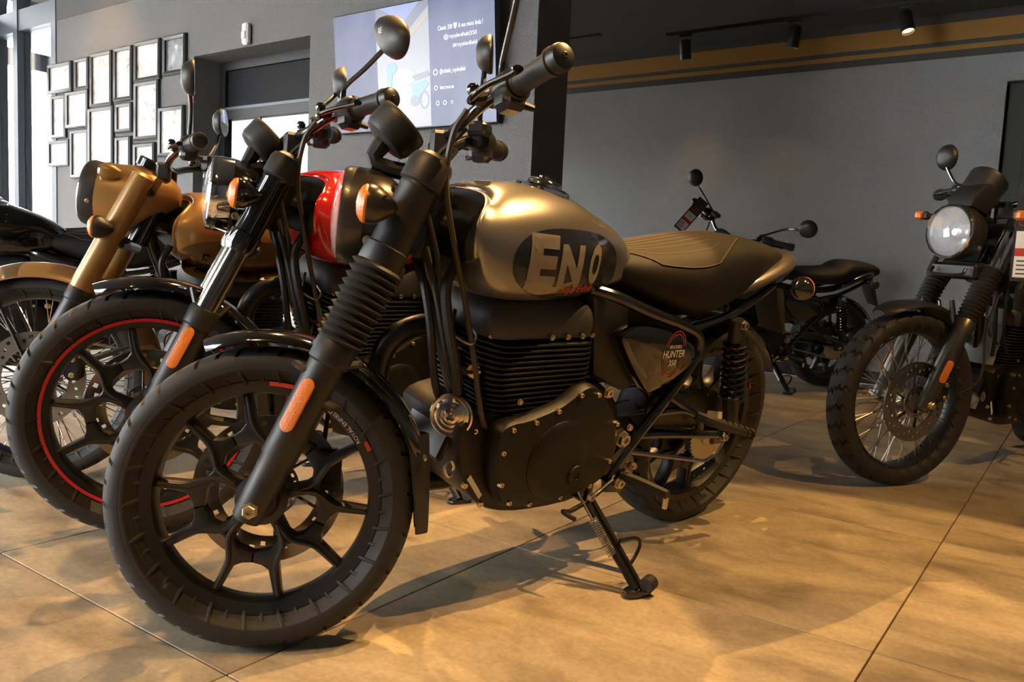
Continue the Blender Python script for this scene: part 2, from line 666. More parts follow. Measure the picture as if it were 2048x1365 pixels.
    if disc:
        g = perforated_ring(G(), .098, .150, disc * .062, .005)
        d = mk('brake_disc', g, discm or ROTOR, wh)
        g = perforated_ring(G(), .044, .060, disc * .070, .003, 40, True, 3)
        mk('sensor_ring', g, STEEL, wh)
        g = G()
        for i in range(6):
            an = i * PI / 3
            g.tube([(.03 * math.cos(an), disc * .060, .03 * math.sin(an)), (.102 * math.cos(an + .35), disc * .060, .102 * math.sin(an + .35))], .008, 6, smooth=False, flat=.4)
        mk('disc_carrier', g, BLK, d)
    if sprocket:
        g = G()
        n = 42
        pol = []
        for i in range(n * 2):
            r = .098 if i % 2 else .090
            pol.append((r * math.cos(PI * i / n), r * math.sin(PI * i / n)))
        g.prism(pol, sprocket * .075, sprocket * .080)
        g.lathe((0, 0, 0), None, [(sprocket * .055, .05), (sprocket * .085, .045), (sprocket * .085, .02)], 20, uv=WUV)
        mk('sprocket', g, STEEL, wh)
    return wh


class Bk:
    pass


def turn_signal(bk, p, ax, M, lensm=AMBER, bodym=None, r=.037, ln=.055, stalk=None, square=False, ind=None):
    ax = unit(ax)
    p = np.asarray(p, float)
    g = G()
    if square:
        _, u, w = basis(ax)
        R3 = np.stack([ax, u, w], 1)
        g.box(p + ax * .012, (.03, .042, .034), .008, R3)
        body = G().box(p - ax * .012, (.022, .040, .032), .006, R3)
    else:
        body = G().lathe(p, -ax, [(0, r * .97), (.006, r), (.02, r * .93), (ln * .6, r * .68), (ln * .9, r * .35), (ln, .004)], 24)
        g.lathe(p, ax, [(0, r * .96), (.004, r * .97), (.010, r * .86), (.017, r * .55), (.020, .002)], 24)
    if stalk is not None:
        body.tube([p - ax * ln * .45, np.asarray(stalk, float)], .0095, 10, smooth=False)
    b = mk('turn_signal', body, bodym or bk.headm, bk.root, M)
    mk('lens', g, lensm, b, label='orange lens' if lensm is AMBER else None)
    return b


def mirror(bk, base, mid, cen, nrm, M, shape='oval', rad=.06, glassm=None, emblem=False):
    cen = np.asarray(cen, float)
    nrm = unit(nrm)
    g = G()
    b_ = np.asarray(base, float)
    b1 = b_ + V(0, 0, .034)
    e_ = cen - V(0, 0, .02) + nrm * -.012
    g.tube([b_, b1, b1 * .88 + e_ * .12 + V(0, 0, .006), b1 * .5 + np.asarray(e_) * .5, e_] if shape == 'oval' else [base, mid, e_], .0060, 8, 5)
    st = mk('mirror_stalk', g, CHROME if shape == 'chrome' else FRAMEM, bk.root, M)
    mk('stalk_boot', G().cyl(np.asarray(base) - unit(np.asarray(mid) - np.asarray(base)) * .012, np.asarray(base) + unit(np.asarray(mid) - np.asarray(base)) * .022, .0115, .0095, 12, .002), RUB, st)
    # head: dished shell, mirror glass on the rider side
    _, u, w = basis(nrm)
    zz = V(0, 0, 1) - nrm * nrm[2]
    w = unit(zz)
    u = np.cross(w, nrm)
    rings = []
    th = np.linspace(0, 2 * PI, 36, endpoint=False)

    def outline(s):
        pts = []
        for t in th:
            if shape == 'oval':
                x, y = 1.45 * rad * math.cos(t), .74 * rad * math.sin(t) * (1 - .18 * math.cos(t))
                y += .10 * rad * math.cos(t) ** 2
                x, y = x * .90 - y * .44, x * .44 + y * .90
            else:
                x, y = rad * math.cos(t), rad * math.sin(t)
            pts.append(cen + (u * x + w * y) * s)
        return np.array(pts)
    for s, d in ((.35, -.034), (.62, -.030), (.86, -.019), (.98, -.006), (1., 0), (.97, .004)):
        rings.append(outline(s) + nrm * d)
    sh = mk('mirror_shell', G().loft(rings, res=1), bk.mirm, st)
    mk('mirror_glass', G().loft([outline(.95) + nrm * .0042, outline(.90) + nrm * .005]), glassm or GLS, sh)
    if emblem:
        flat_text('shell_emblem', 'RE', .013, lambda a, b: cen + u * -a + w * (b + .008) - nrm * .0345, WHT, sh)
    return st


def fins_cylinder(bk):
    """single upright air-cooled cylinder with its head"""
    P = bk.root
    g = G()
    g.box((.79, 0, .57), (.20, .16, .26), .03)
    cyl = mk('cylinder', g, ENG, P)

    def rr(hx, hy, z, cx=.79, c=.05):
        pol = []
        for sx, sy, a0 in ((1, 1, 0), (-1, 1, 90), (-1, -1, 180), (1, -1, 270)):
            for q in range(5):
                a_ = math.radians(a0 + q * 22.5)
                pol.append((cx + sx * (hx - c) + c * math.cos(a_), sy * (hy - c) + c * math.sin(a_)))
        return pol
    n = 14
    for i in range(n):
        z = .462 + i * .0122
        k = 1 + .03 * math.sin(i / n * PI)
        hx = (.140 + .022 * min(1, i / 5)) * k
        g = G().prism(rr(hx, .118 * k, z), z, z + .0050, .0016, fn=lambda a, b, h: (a, b, h))
        mk('fin', g, ENG, cyl, ang=50)
    # rocker cover
    g = G()
    rings = []
    for z, s in ((.636, .97), (.650, 1.), (.675, 1.0), (.700, .94), (.716, .80), (.722, .55)):
        rings.append([(.79 + (a - .79) * s + .012 * (z - .63) / .08, b * s, z) for a, b in rr(.172, .110, 0)])
    hd = mk('cylinder_head', G().loft(rings, res=2), ENGG if bk.lit_head else ENG, P)  # head in the grey finish, fins in the black one
    for x, y in ((.945, .085), (.79, .114), (.74, .114), (.69, .112), (.65, .105)):
        bolt(hd, (x, y, .641), (0.2 if x > .9 else 0, 1, 0), .006, .005, STEEL)
    g = G().lathe((.945, .055, .555), (.75, .65, 0), [(0, .012), (.012, .012), (.012, .0155), (.020, .0155), (.020, .008), (.030, .008)], 16)
    mk('spark_plug', g, BRASS, cyl, label='brass coloured plug')
    mk('plug_lead', G().tube([(.965, .075, .555), (1.0, .08, .565), (1.02, .05, .60), (1.0, .02, .68)], .004, 6), RUB, cyl)
    for x in (.70, .86):
        bolt(cyl, (x, .1225, .497), (0, 1, 0), .006, .006, ZINC)


def engine(bk):
    P = bk.root
    fins_cylinder(bk)
    cr_poly = [(1.0, .445), (.985, .36), (.945, .285), (.87, .225), (.74, .20), (.56, .205), (.49, .27), (.47, .36), (.50, .46), (.60, .52), (.70, .50), (.80, .475), (.93, .475)]
    cc = mk('crankcase', G().prism(cr_poly, -.125, .105, .014, sm=3), ENG, P)
    cov = [(.930, .440), (.90, .462), (.845, .468), (.752, .492), (.690, .528), (.640, .525), (.565, .462), (.530, .400), (.524, .335), (.560, .272), (.64, .248), (.75, .240), (.865, .252), (.905, .30), (.925, .37)]
    lc = mk('clutch_cover', G().prism(cov, .100, .158, .020, sm=3), ENG, P)
    mk('cover_dome', G().lathe((.735, .150, .355), (0, 1, 0), [(0, .100), (.010, .098), (.018, .088), (.022, .06), (.022, .02), (.020, .001)], 40), ENG, lc)
    mk('inspection_cap', G().lathe((.68, .172, .315), (0, 1, 0), [(0, .026), (.004, .025), (.004, .010), (.001, .008)], 24), ENG, lc)
    for x, z in ((.900, .318), (.912, .395), (.895, .447), (.83, .458), (.765, .478), (.70, .512), (.64, .508), (.548, .425), (.545, .325), (.60, .268), (.70, .254), (.80, .254), (.865, .268)):
        bolt(lc, (x, .150, z), (0, 1, 0), .0062, .010, ZINC)
    rcov = [(x, z) for x, z in cov]
    mk('generator_cover', G().prism(rcov, -.120, -.165, .02, sm=3), ENG, P)
    # small items at the front of the case
    mk('case_lug', G().box((.965, .07, .385), (.05, .05, .04), .008), ENG, cc)
    g = G().tube([(.995, .085, .36), (1.012, .09, .345), (1.0, .092, .325), (.985, .09, .34)], .004, 6, closed=True)
    mk('lug_hook', g, STEEL, cc)
    for x, y, z in ((.98, .09, .40), (.955, .10, .43), (.955, .098, .30), (.90, .10, .245)):
        bolt(cc, (x, y, z), (.4, 1, 0), .007, .006, ZINC)
    mk('oil_cooler_plate', G().box((1.0, .0, .40), (.02, .15, .10), .006, np.array([[.93, 0, -.36], [0, 1, 0], [.36, 0, .93]])), BLK, cc)
    mk('sticker', G().add([(.958, .1065, .318), (.912, .1065, .262), (.905, .1065, .272), (.950, .1065, .328)], [(0, 1, 2, 3)]), WHT, cc)


def horn(bk, p, nrm, r=.048):
    nrm = unit(nrm)
    g = G().lathe(p, nrm, [(-.028, r * .5), (-.012, r * .9), (0, r), (.005, r), (.008, r * .93), (.006, r * .82), (.006, r * .80), (.010, r * .66), (.006, r * .62), (.010, r * .44), (.007, r * .40), (.011, r * .24), (.008, r * .18), (.012, r * .10), (.012, .001)], 40)
    h = mk('horn', g, mat('horn_satin_chrome', (.72, .66, .56), .24, 1.) if bk.det else STEEL, bk.root, ang=20)
    mk('horn_bracket', G().tube([np.asarray(p) - nrm * .02 + V(0, 0, .02), np.asarray(p) - nrm * .03 + V(0, 0, .06), np.asarray(p) - nrm * .05 + V(-.01, -.02, .08)], .007, 6, flat=.4), STEEL, h)


def frame_parts(bk):
    P = bk.root
    g = G()
    g.tube([(1.105, 0, .90), (1.085, 0, .80), (.985, 0, .575), (.885, 0, .36)], .021, 12)
    g.cyl((1.128, 0, .79), (1.072, 0, .925), .032, n=18, bev=.003)
    g.tube([(1.09, 0, .86), (.95, 0, .83), (.60, 0, .74), (.40, 0, .69), (.10, 0, .70), (-.10, 0, .76)], .022, 10)
    for s in (1, -1):
        y = .125 * s
        g.tube([(.66, .07 * s, .745), (.60, .115 * s, .735), (.485, y, .702), (.32, y, .662), (.255, y, .635), (.236, y, .597), (.258, y, .550), (.336, y, .454), (.44, y, .339), (.510, y, .250)], .0145, 10, 5)
        g.tube([(.30, y, .655), (.12, .12 * s, .690), (-.05, .105 * s, .755), (-.16, .08 * s, .80)], .013, 8)
        g.tube([(.325, y, .47), (.24, .13 * s, .43), (.17, .135 * s, .395), (.14, .13 * s, .36)], .011, 8)
        g.tube([(.36, y, .425), (.26, .13 * s, .425), (.20, .135 * s, .41)], .010, 8)
    fr = mk('frame', g, FRAMEM, P)
    for x, z, r in ((.492, .372, .019), (.584, .503, .012), (.47, .40, .008), (.44, .265, .011), (.462, .245, .014), (.415, .285, .008)):
        bolt(fr, (x, .135, z), (0, 1, 0), r, r * .9, STEEL if r > .015 else ZINC)
    # foot rest hanger plates
    for s in (1, -1):
        hp = G().prism([(.53, .30), (.50, .22), (.44, .21), (.40, .25), (.41, .30), (.46, .36)], s * .115, s * .130, .003)
        mk('hanger_plate', hp, FRAMEM, fr)
    # downtube wiring and coil bits
    mk('reservoir_hose', G().tube([(1.04, .055, .80), (1.065, .06, .74), (1.05, .07, .66), (1.02, .075, .58), (1.0, .075, .51)], .011, 8), RUB, P)
    mk('wire_guide', G().tube([(1.025, .03, .655), (1.035, .075, .640), (1.01, .10, .628), (.985, .085, .640), (.985, .06, .655)], .0028, 6), STEEL, P)
    bolt(fr, (1.035, .028, .668), (.4, 1, 0), .009, .006, CHROME)


def rear_parts(bk):
    P = bk.root
    g = G()
    for s in (1, -1):
        g.tube([(.50, .085 * s, .36), (.30, .10 * s, .35), (.10, .108 * s, .33), (-.03, .108 * s, .314)], .020, 10, flat=.7)
        g.box((-.01, .108 * s, .314), (.09, .016, .055), .006)
    g.cyl((.47, -.11, .365), (.47, .11, .365), .024)
    sw = mk('swing_arm', g, FRAMEM, P)
    for y in (.122, -.122):
        bolt(sw, (.0, y, .314), (0, 1 if y > 0 else -1, 0), .012, .012, STEEL, 'axle_nut')
    for s in (1, -1):
        top, bot = V(.112, .145 * s, .672), V(.0, .135 * s, .352)
        ax = unit(bot - top)
        g = G()
        g.cyl(top - ax * .012, top + ax * .06, .020, .026, 16, .003)
        g.cyl(top + ax * .05, bot, .013)
        g.cyl(bot - ax * .11, bot - ax * .01, .026, .022, 16, .003)
        g.cyl(bot - ax * .02, bot + ax * .012, .015)
        sh = mk('shock_absorber', g, BLK, P)
        mk('spring', G().coil(top + ax * .055, bot - ax * .10, .031, .0062, 9), GLOSS, sh)
        bolt(sh, top + V(0, .018 * s, 0), (0, s, 0), .012, .013, STEEL)
        bolt(sh, bot + V(0, .018 * s, 0), (0, s, 0), .011, .012, STEEL)
    # chain and its guard
    g = G()
    th = np.linspace(PI * .5, PI * 1.5, 14)
    loop = [(.50, .078, .408)] + [(0 + .097 * math.cos(t), .078, .314 + .097 * math.sin(t)) for t in th] + [(.50, .078, .322)] + [(.50 + .043 * math.cos(t), .078, .365 + .043 * math.sin(t)) for t in np.linspace(-PI / 2, PI / 2, 6)]
    g.tube(loop, .0065, 6, smooth=False, closed=True)
    mk('chain', g, STEEL, P)
    cg = mk('chain_guard', G().prism([(.36, .455), (.30, .475), (.12, .445), (.0, .425), (-.08, .385), (-.125, .33), (-.10, .325), (.0, .345), (.12, .352), (.30, .365), (.36, .39)], .088, .098, .003), BLK, P)
    mk('warning_sticker', G().add([(.08, .0995, .372), (-.055, .0995, .352), (-.065, .0995, .374), (.075, .0995, .396)], [(0, 1, 2, 3)]), WHT, cg)
    mk('exhaust_pipe', G().tube([(.955, -.035, .615), (1.03, -.05, .625), (1.095, -.065, .585), (1.105, -.075, .50), (1.055, -.09, .36), (.97, -.105, .24), (.85, -.12, .195), (.60, -.145, .20), (.40, -.155, .225)], .0245, 14, 5), bk.pipem, P)
    mk('silencer', G().tube([(.42, -.155, .222), (.36, -.165, .235), (.10, -.185, .26), (-.20, -.20, .29), (-.33, -.205, .305)], [.028, .046, .050, .050, .040], 18, 4), bk.pipem, P)
    # rear mudguard, tail piece, grab rail, lamp
    fe = []
    for an in np.linspace(72, 150, 16):
        a_ = math.radians(an)
        r = .338 if an < 120 else .338 + .02 * (an - 120) / 50
        fe.append([(r * math.cos(a_) - .0, y, .314 + r * math.sin(a_) + .012 - .012 * (abs(y) / .062) ** 2 * 1.5) for y in np.linspace(-.062, .062, 9)])
    fe = np.array(fe)
    gg = G().grid(fe)
    gg.grid(fe + V(0, 0, -.006))
    mk('rear_mudguard', gg, bk.fendm, P)
    g = G()
    for s in (1, -1):
        g.tube([(.10, .115 * s, .755), (.0, .125 * s, .800), (-.09, .118 * s, .832), (-.165, .080 * s, .848), (-.195, .04 * s, .852), (-.20, 0, .852)], [.016, .026, .030, .026, .020, .018], 12, 5, flat=.75)
    mk('grab_rail', g, bk.tailm, P)
    mk('tail_lamp', G().lathe((-.215, 0, .795), (-1, 0, .1), [(-.03, .03), (0, .042), (.016, .042), (.028, .036), (.034, .001)], 28), REDL, P)
    mk('plate_hanger', G().prism([(-.20, .78), (-.25, .70), (-.33, .60), (-.34, .61), (-.28, .72), (-.225, .79)], -.045, .045, .002), PLAST, P)
    for s in (1, -1):
        turn_signal(bk, (-.115, .185 * s, .785), (-1, 0, .08), None, AMBER, GLOSS if bk.det else PLAST, r=.034, ln=.05, stalk=(-.11, .11 * s, .775))
    # foot rests, gear pedal
    for s in (1, -1):
        fp = mk('foot_rest', G().tube([(.455, .13 * s, .262), (.44, .17 * s, .262), (.42, .26 * s, .262)], [.012, .015, .013], 8, 3), RUB, P)
        mk('peg_feeler', G().cyl((.415, .255 * s, .252), (.415, .258 * s, .222), .007, n=8), ZINC, fp)
        g = G().tube([(.185, .14 * s, .405), (.165, .175 * s, .40), (.10, .20 * s, .383), (.005, .215 * s, .36)], [.014, .015, .013, .010], 8, 4)
        for q in np.linspace(.25, .95, 6):
            pt = V(.165, .175 * s, .40) * (1 - q) + V(.005, .215 * s, .36) * q
            g.cyl(pt - V(.004, 0, -.001), pt + V(.004, 0, 0), .0165, n=8)
        mk('pillion_peg', g, RUB, P)
    mk('gear_pedal', G().tube([(.50, .145, .262), (.58, .150, .225), (.66, .165, .215), (.70, .175, .225), (.70, .215, .225)], .006, 8), BLK, P)


def side_stand(bk, foot=(.565, .338, .079)):
    f = np.asarray(foot, float)
    top = V(.585, .13, .235)
    ax = unit(f - top)
    off = unit(np.cross(ax, V(0, 1, .5))) * .012
    g = G()
    g.tube([top + off, f + off * .8], .0095, 8, smooth=False)
    g.tube([top - off, f - off * .8], .0085, 8, smooth=False)
    g.box(top - ax * .01, (.05, .045, .05), .01)
    st = mk('side_stand', g, FRAMEM, bk.root)
    mk('stand_foot', G().prism([(f[0] - .032, f[1] - .022), (f[0] + .03, f[1] - .020), (f[0] + .042, f[1] + .012), (f[0] - .02, f[1] + .026)], -.006, .006, .002, fn=lambda a, b, h: (a, b, f[2] - .006 + (b - f[1]) * .2 + h), sm=3), FRAMEM, st)
    mk('stand_boss', G().cyl(f + V(-.03, .012, .018), f + V(.0, .02, .018), .019, n=16, bev=.003), RUB, st)
    m = top * .45 + f * .55
    mk('stand_tang', G().tube([m + V(-.01, .01, .012), m + V(-.055, .022, .016), m + V(-.068, .03, .0), m + V(-.05, .035, -.03), m + V(-.02, .04, -.055)], .0048, 7, 4), FRAMEM, st)
    a, b = top + V(.045, .015, .02), top + ax * .17 + V(.022, 0, 0)
    mk('return_spring', G().coil(a * .55 + b * .45, b, .0095, .0022, 17, 5, 10).tube([a, a * .55 + b * .45], .002, 5, smooth=False), STEEL, st)
    bolt(st, top + V(0, .024, 0), (0, 1, 0), .012, .008, STEEL)


def tank_rings(bk, xs, n=40):
    """teardrop tank: half width, top and bottom as functions of x"""
    t = bk.tank
    X = np.array(t['x'])
    rings = []
    for x in xs:
        a = np.interp(x, X, t['w'])
        zt = np.interp(x, X, t['zt'])
        zb = np.interp(x, X, t['zb'])
        zm = zb + (zt - zb) * t.get('mid', .45)
        e = 2.0 / t.get('pw', 2.5)
        ring = []
        for q in np.linspace(0, 2 * PI, n, endpoint=False):
            c, s = math.cos(q), math.sin(q)
            y = a * np.sign(c) * abs(c) ** e
            z = zm + ((zt - zm) * abs(s) ** (e * 1.05) if s >= 0 else -(zm - zb) * abs(s) ** (e * .62))
            k = max(0, (x - t['xf']) / (X[-1] - t['xf']))
            dx = -t.get('notch', .085) * k * k * max(0, 1 - (abs(y) / a) ** 2) * max(0., min(1., (z - zm) / (zt - zm) * 1.4)) - .03 * k * k * max(0, (zm - z) / (zm - zb)) ** 2
            if 'dent' in t:
                y *= 1 - t['dent'][2] * math.exp(-((x - t['dent'][0]) / .055) ** 2 - ((z - t['dent'][1]) / .055) ** 2)
            ring.append((x + dx, y, z))
        rings.append(ring)
    return rings


def fuel_tank(bk):
    t = bk.tank
    X = t['x']
    xs = cr(np.array(X), 4)[:, 0]
    # smooth the stations
    X0 = np.array(X)
    fine = {k: cr(np.stack([X0, np.array(t[k])], 1), 4) for k in ('w', 'zt', 'zb')}
    t2 = dict(t)
    t2['x'] = list(fine['w'][:, 0])
    for k in ('w', 'zt', 'zb'):
        t2[k] = list(fine[k][:, 1])
    bk.tank = t2
    rings = tank_rings(bk, t2['x'])
    bk.tank = t
    R = np.array(rings)
    last = R[-1]
    c = last.mean(0)
    # rolled lip then the dark hollow round the steering head
    lipo = last + (last - c) * .012 + V(.006, 0, 0)
    lip2 = c + (last - c) * .985 + V(.010, 0, 0)
    lip3 = c + (last - c) * .955 + V(.004, 0, 0)
    hol = c + (last - c) * .90 + V(-.035, 0, 0)
    hol2 = c + (last - c) * .78 + V(-.085, 0, 0)
    allr = np.concatenate([R, [lipo, lip2, lip3]])
    g = G().loft(allr, cap=False)
    first = R[0]
    g2 = [first, first.mean(0) + (first - first.mean(0)) * .6 - V(.012, 0, 0)]
    g.loft(g2[::-1], cap=False)
    g.f.append(tuple(len(g.v) - 2 * len(first) + j for j in range(len(first))))
    tk = mk('fuel_tank', g, t['m'], bk.root, ang=60)
    bk.tankobj = tk
    bk.tbvh = BVHTree.FromPolygons([Vector(v) for v in g.v], g.f)
    mk('tank_hollow', G().loft([lip3, hol, hol2]), PLAST, tk)
    # seam flange along the bottom
    fx, fz = t.get('cap', (.80, None))
    zt = np.interp(fx, X, t['zt'])
    sl = -math.atan2(np.interp(fx + .05, X, t['zt']) - np.interp(fx - .05, X, t['zt']), .1)
    nz = V(math.sin(sl), 0, math.cos(sl))
    g = G().lathe(V(fx, 0, zt - .006), nz, [(0, .066), (.008, .064), (.013, .054), (.015, .040), (.022, .038), (.027, .032), (.030, .014), (.030, .001)], 36)
    cp = mk('filler_cap', g, CHROME, tk)
    mk('cap_flap', G().lathe(V(fx, 0, zt + .022), nz, [(0, .012), (.006, .012), (.008, .008), (.008, .001)], 16), CHROME, cp)
    return tk


def project_y(bvh, x, z, off=.0015, default=.15, side=1):
    h = bvh.ray_cast(Vector((x, .5 * side, z)), Vector((0, -side, 0)))
    if h[0] is None:
        return (x, default * side, z)
    q = h[0] + h[1] * off * (1 if h[1].y * side > 0 else -1)
    return tuple(q)


def decal_disc(name, bvh, cx, cz, ax_, az_, m, parent, n=48, k=10, off=.0015, sl=0., pw=2., side=1, rot=0., r0=0.):
    P = []
    for i in range(k + 1):
        rr = r0 + (1 - r0) * i / k
        row = []
        for j in range(n):
            t = 2 * PI * j / n
            c, s = math.cos(t), math.sin(t)
            a = ax_ * rr * np.sign(c) * abs(c) ** (2 / pw)
            b = az_ * rr * np.sign(s) * abs(s) ** (2 / pw)
            a, b = a * math.cos(rot) - b * math.sin(rot), a * math.sin(rot) + b * math.cos(rot)
            row.append(project_y(bvh, cx + a, cz + b + sl * a, off, side=side))
        P.append(row)
    return mk(name, G().grid(P, cv=True), m, parent)


def seat(bk):
    s = bk.seatd
    X0 = np.array(s['x'])
    f = {k: cr(np.stack([X0, np.array(s[k])], 1), 4) for k in ('w', 'zt', 'zb')}
    rings = []
    n = 40
    for i, x in enumerate(f['w'][:, 0]):
        a, zt, zb = f['w'][i, 1], f['zt'][i, 1], f['zb'][i, 1]
        zm = zb + (zt - zb) * .42
        ring = []
        for q in np.linspace(0, 2 * PI, n, endpoint=False):
            c, sn = math.cos(q), math.sin(q)
            e = 2 / 2.9
            y = a * np.sign(c) * abs(c) ** e
            if sn < 0:
                y *= 1 - .10 * abs(sn)
            z = zm + ((zt - zm) * abs(sn) ** e if sn >= 0 else -(zm - zb) * abs(sn) ** e)
            ring.append((x, y, z))
        rings.append(ring)
    R = np.array(rings)
    e0, e1 = R[0], R[-1]
    R = np.concatenate([[e0.mean(0) + (e0 - e0.mean(0)) * .75 - V(.016, 0, 0)], R, [e1.mean(0) + (e1 - e1.mean(0)) * .8 + V(.012, 0, 0)]])
    g = G().loft(R)
    st = mk('seat', g, SEATK, bk.root, ang=60)
    bvh = BVHTree.FromPolygons([Vector(v) for v in g.v], g.f)

    def drop(x, y, off):
        h = bvh.ray_cast(Vector((x, y, 1.3)), Vector((0, 0, -1)))
        q = h[0] + h[1] * off * (1 if h[1].z > 0 else -1) if h[0] else Vector((x, y, .8))
        return tuple(q)
    if s.get('panel'):
        x0, x1 = s['panel']
        P = []
        us = np.linspace(0, 1, 30)
        for u in us:
            x = x1 + (x0 - x1) * u
            hw = np.interp(x, f['w'][:, 0], f['w'][:, 1])
            k = .93 * min(1, math.sqrt(max(0, (1 - u) * 5))) * min(1., math.sqrt(max(0, u * 2.2)) + .05) ** 1
            k *= .80 + .18 * math.cos((u - .6) * 3)
            P.append([drop(x, hw * k * v, .0018) for v in np.linspace(-1, 1, 21)])
        pn = mk('seat_panel', G().grid(P), SEATB, st, label='brown rider panel with sewn lines')
        gs = G()
        P = np.array(P)
        gs.tube(P[2:-1, 0] + V(0, 0, .0006), .0011, 4, smooth=False)
        gs.tube(P[2:-1, -1] + V(0, 0, .0006), .0011, 4, smooth=False)
        for v in (3, 6, 8, 10, 12, 14, 17):
            gs.tube(P[9:27, v] + V(0, 0, .0004), .0010, 4, smooth=False)
        mk('stitching', gs, STIT, pn)
    return st


def fork(bk):
    """telescopic fork, yokes; style gaiter / chrome / shroud"""
    M = bk.MS
    P = bk.root
    ax0, az0 = bk.axle
    u = unit(V(bk.cap[0] - ax0, 0, bk.cap[1] - az0))
    L = np.linalg.norm(V(bk.cap[0] - ax0, 0, bk.cap[1] - az0))
    for s in (1, -1):
        y = bk.fy * s
        o = V(ax0, y, az0)

        def at(t):
            return o + u * t
        g = G()
        tl = bk.fork['low']
        lr = bk.fork.get('lr', .033)
        g.lathe(o, u, [(-.028, .004), (-.026, lr * .75), (-.02, lr * .86), (.05, lr * .92), (.10, lr * .96), (.105, lr * 1.04), (tl - .05, lr * 1.06), (tl - .045, lr * 1.2), (tl - .005, lr * 1.22), (tl, lr * 1.12)], 22)
        leg = mk('fork_leg', g, bk.fork.get('legm', MATT), P, M)
        st = bk.fork['style']
        if st == 'gaiter':
            pr = []
            t0, t1, R0 = tl - .005, bk.fork['lowclamp'], bk.fork.get('gr', .052)
            nb = bk.fork.get('nb', 11)
            for i in range(nb * 4 + 1):
                q = i / (nb * 4)
                rad = R0 * (1.0 - .10 * (1 - q)) - R0 * .12 * (1 + math.cos(2 * PI * i / 4)) / 1.2
                pr.append((t0 + (t1 - t0) * q, rad))
            mk('gaiter', G().lathe(o, u, pr, 28), RUB, leg, ang=60)
        else:
            mk('stanchion', G().cyl(at(tl - .01), at(bk.fork['lowclamp'] + .01), .0275 if st == 'chrome' else .0205, n=20), mat('stanchion_chrome', (.46, .43, .39), .14, 1.), leg)
        lc = bk.fork['lowclamp']
        rs = bk.fork.get('sr', .038)
        if st == 'shroud':
            g = G().lathe(o, u, [(tl - .03, rs * .9), (tl - .03, rs * .97), (tl + .02, rs), (L - .06, rs * 1.0), (L - .01, rs * .96), (L, rs * .6), (L, .001)], 24)
        elif st == 'bare':
            g = G().cyl(at(lc), at(L), .0205, n=18)
        else:
            g = G().lathe(o, u, [(lc - .015, rs * .96), (lc, rs * 1.14), (lc + .035, rs * 1.14), (lc + .038, rs), (L - .075, rs), (L - .072, rs * 1.03), (L - .066, rs * 1.03), (L - .062, rs)], 24)
        mk('fork_cover', g, bk.fork.get('covm', MATT), leg)
        if st != 'shroud':
            cap = mk('fork_cap', G().lathe(o, u, [(L - .064, rs * 1.0), (L - .06, rs * 1.15), (L - .018, rs * 1.15), (L - .006, rs * 1.0), (L - .004, rs * .8), (L + .004, rs * .6), (L + .004, .001)], 24), bk.fork.get('capm', MATT), leg)
        # axle end and reflector
        bolt(leg, o + V(0, s * (lr * .86), 0), (0, s, 0), .0125, .016, ZINC, 'axle_nut')
        if bk.fork.get('refl'):
            t0, t1 = bk.fork['refl']
            c0, c1 = at(t0), at(t1)
            nrm = V(.30, .954 * s, .12)
            nrm = unit(nrm - u * np.dot(nrm, u))
            w = np.cross(u, nrm)
            hw = .0135
            pol = [(hw * math.cos(q), (t1 - t0) / 2 - hw + hw * math.sin(q)) for q in np.linspace(0, PI, 9)] + [(hw * math.cos(q), -(t1 - t0) / 2 + hw + hw * math.sin(q)) for q in np.linspace(PI, 2 * PI, 9)]
            cc = (c0 + c1) / 2 + nrm * (lr * 1.02)
            mk('reflector', G().prism(pol, 0, .006, .0015, fn=lambda a, b, h: tuple(cc + w * a + u * b + nrm * h)), REFL, leg, label='amber reflector')
        if bk.fork.get('lugs'):
            for t, d in ((bk.fork['lugs'], .045), (bk.fork['lugs'] - .04, -.05)):
                q = at(t)
                dd = unit(np.cross(V(0, 1, 0), u)) * d
                mk('mudguard_lug', G().tube([q, q + dd * .8, q + dd + V(0, -.02 * s, 0)], [.022, .019, .017], 10, 3, flat=.5), BLK, leg)
    # yokes
    g = G()
    for t, h in ((bk.fork['lowclamp'] + .005, .03), (L - .045, .026)):
        c = V(ax0, 0, az0) + u * t
        Rm = np.stack([np.cross(V(0, 1, 0), u), V(0, 1, 0), u], 1)
        g.box(c + Rm @ V(-.012, 0, 0), (.075, bk.fy * 2 + .02, h), .008, Rm)
    mk('fork_yoke', g, bk.fork.get('capm', MATT) if bk.fork['style'] != 'shroud' else BLK, P, M)


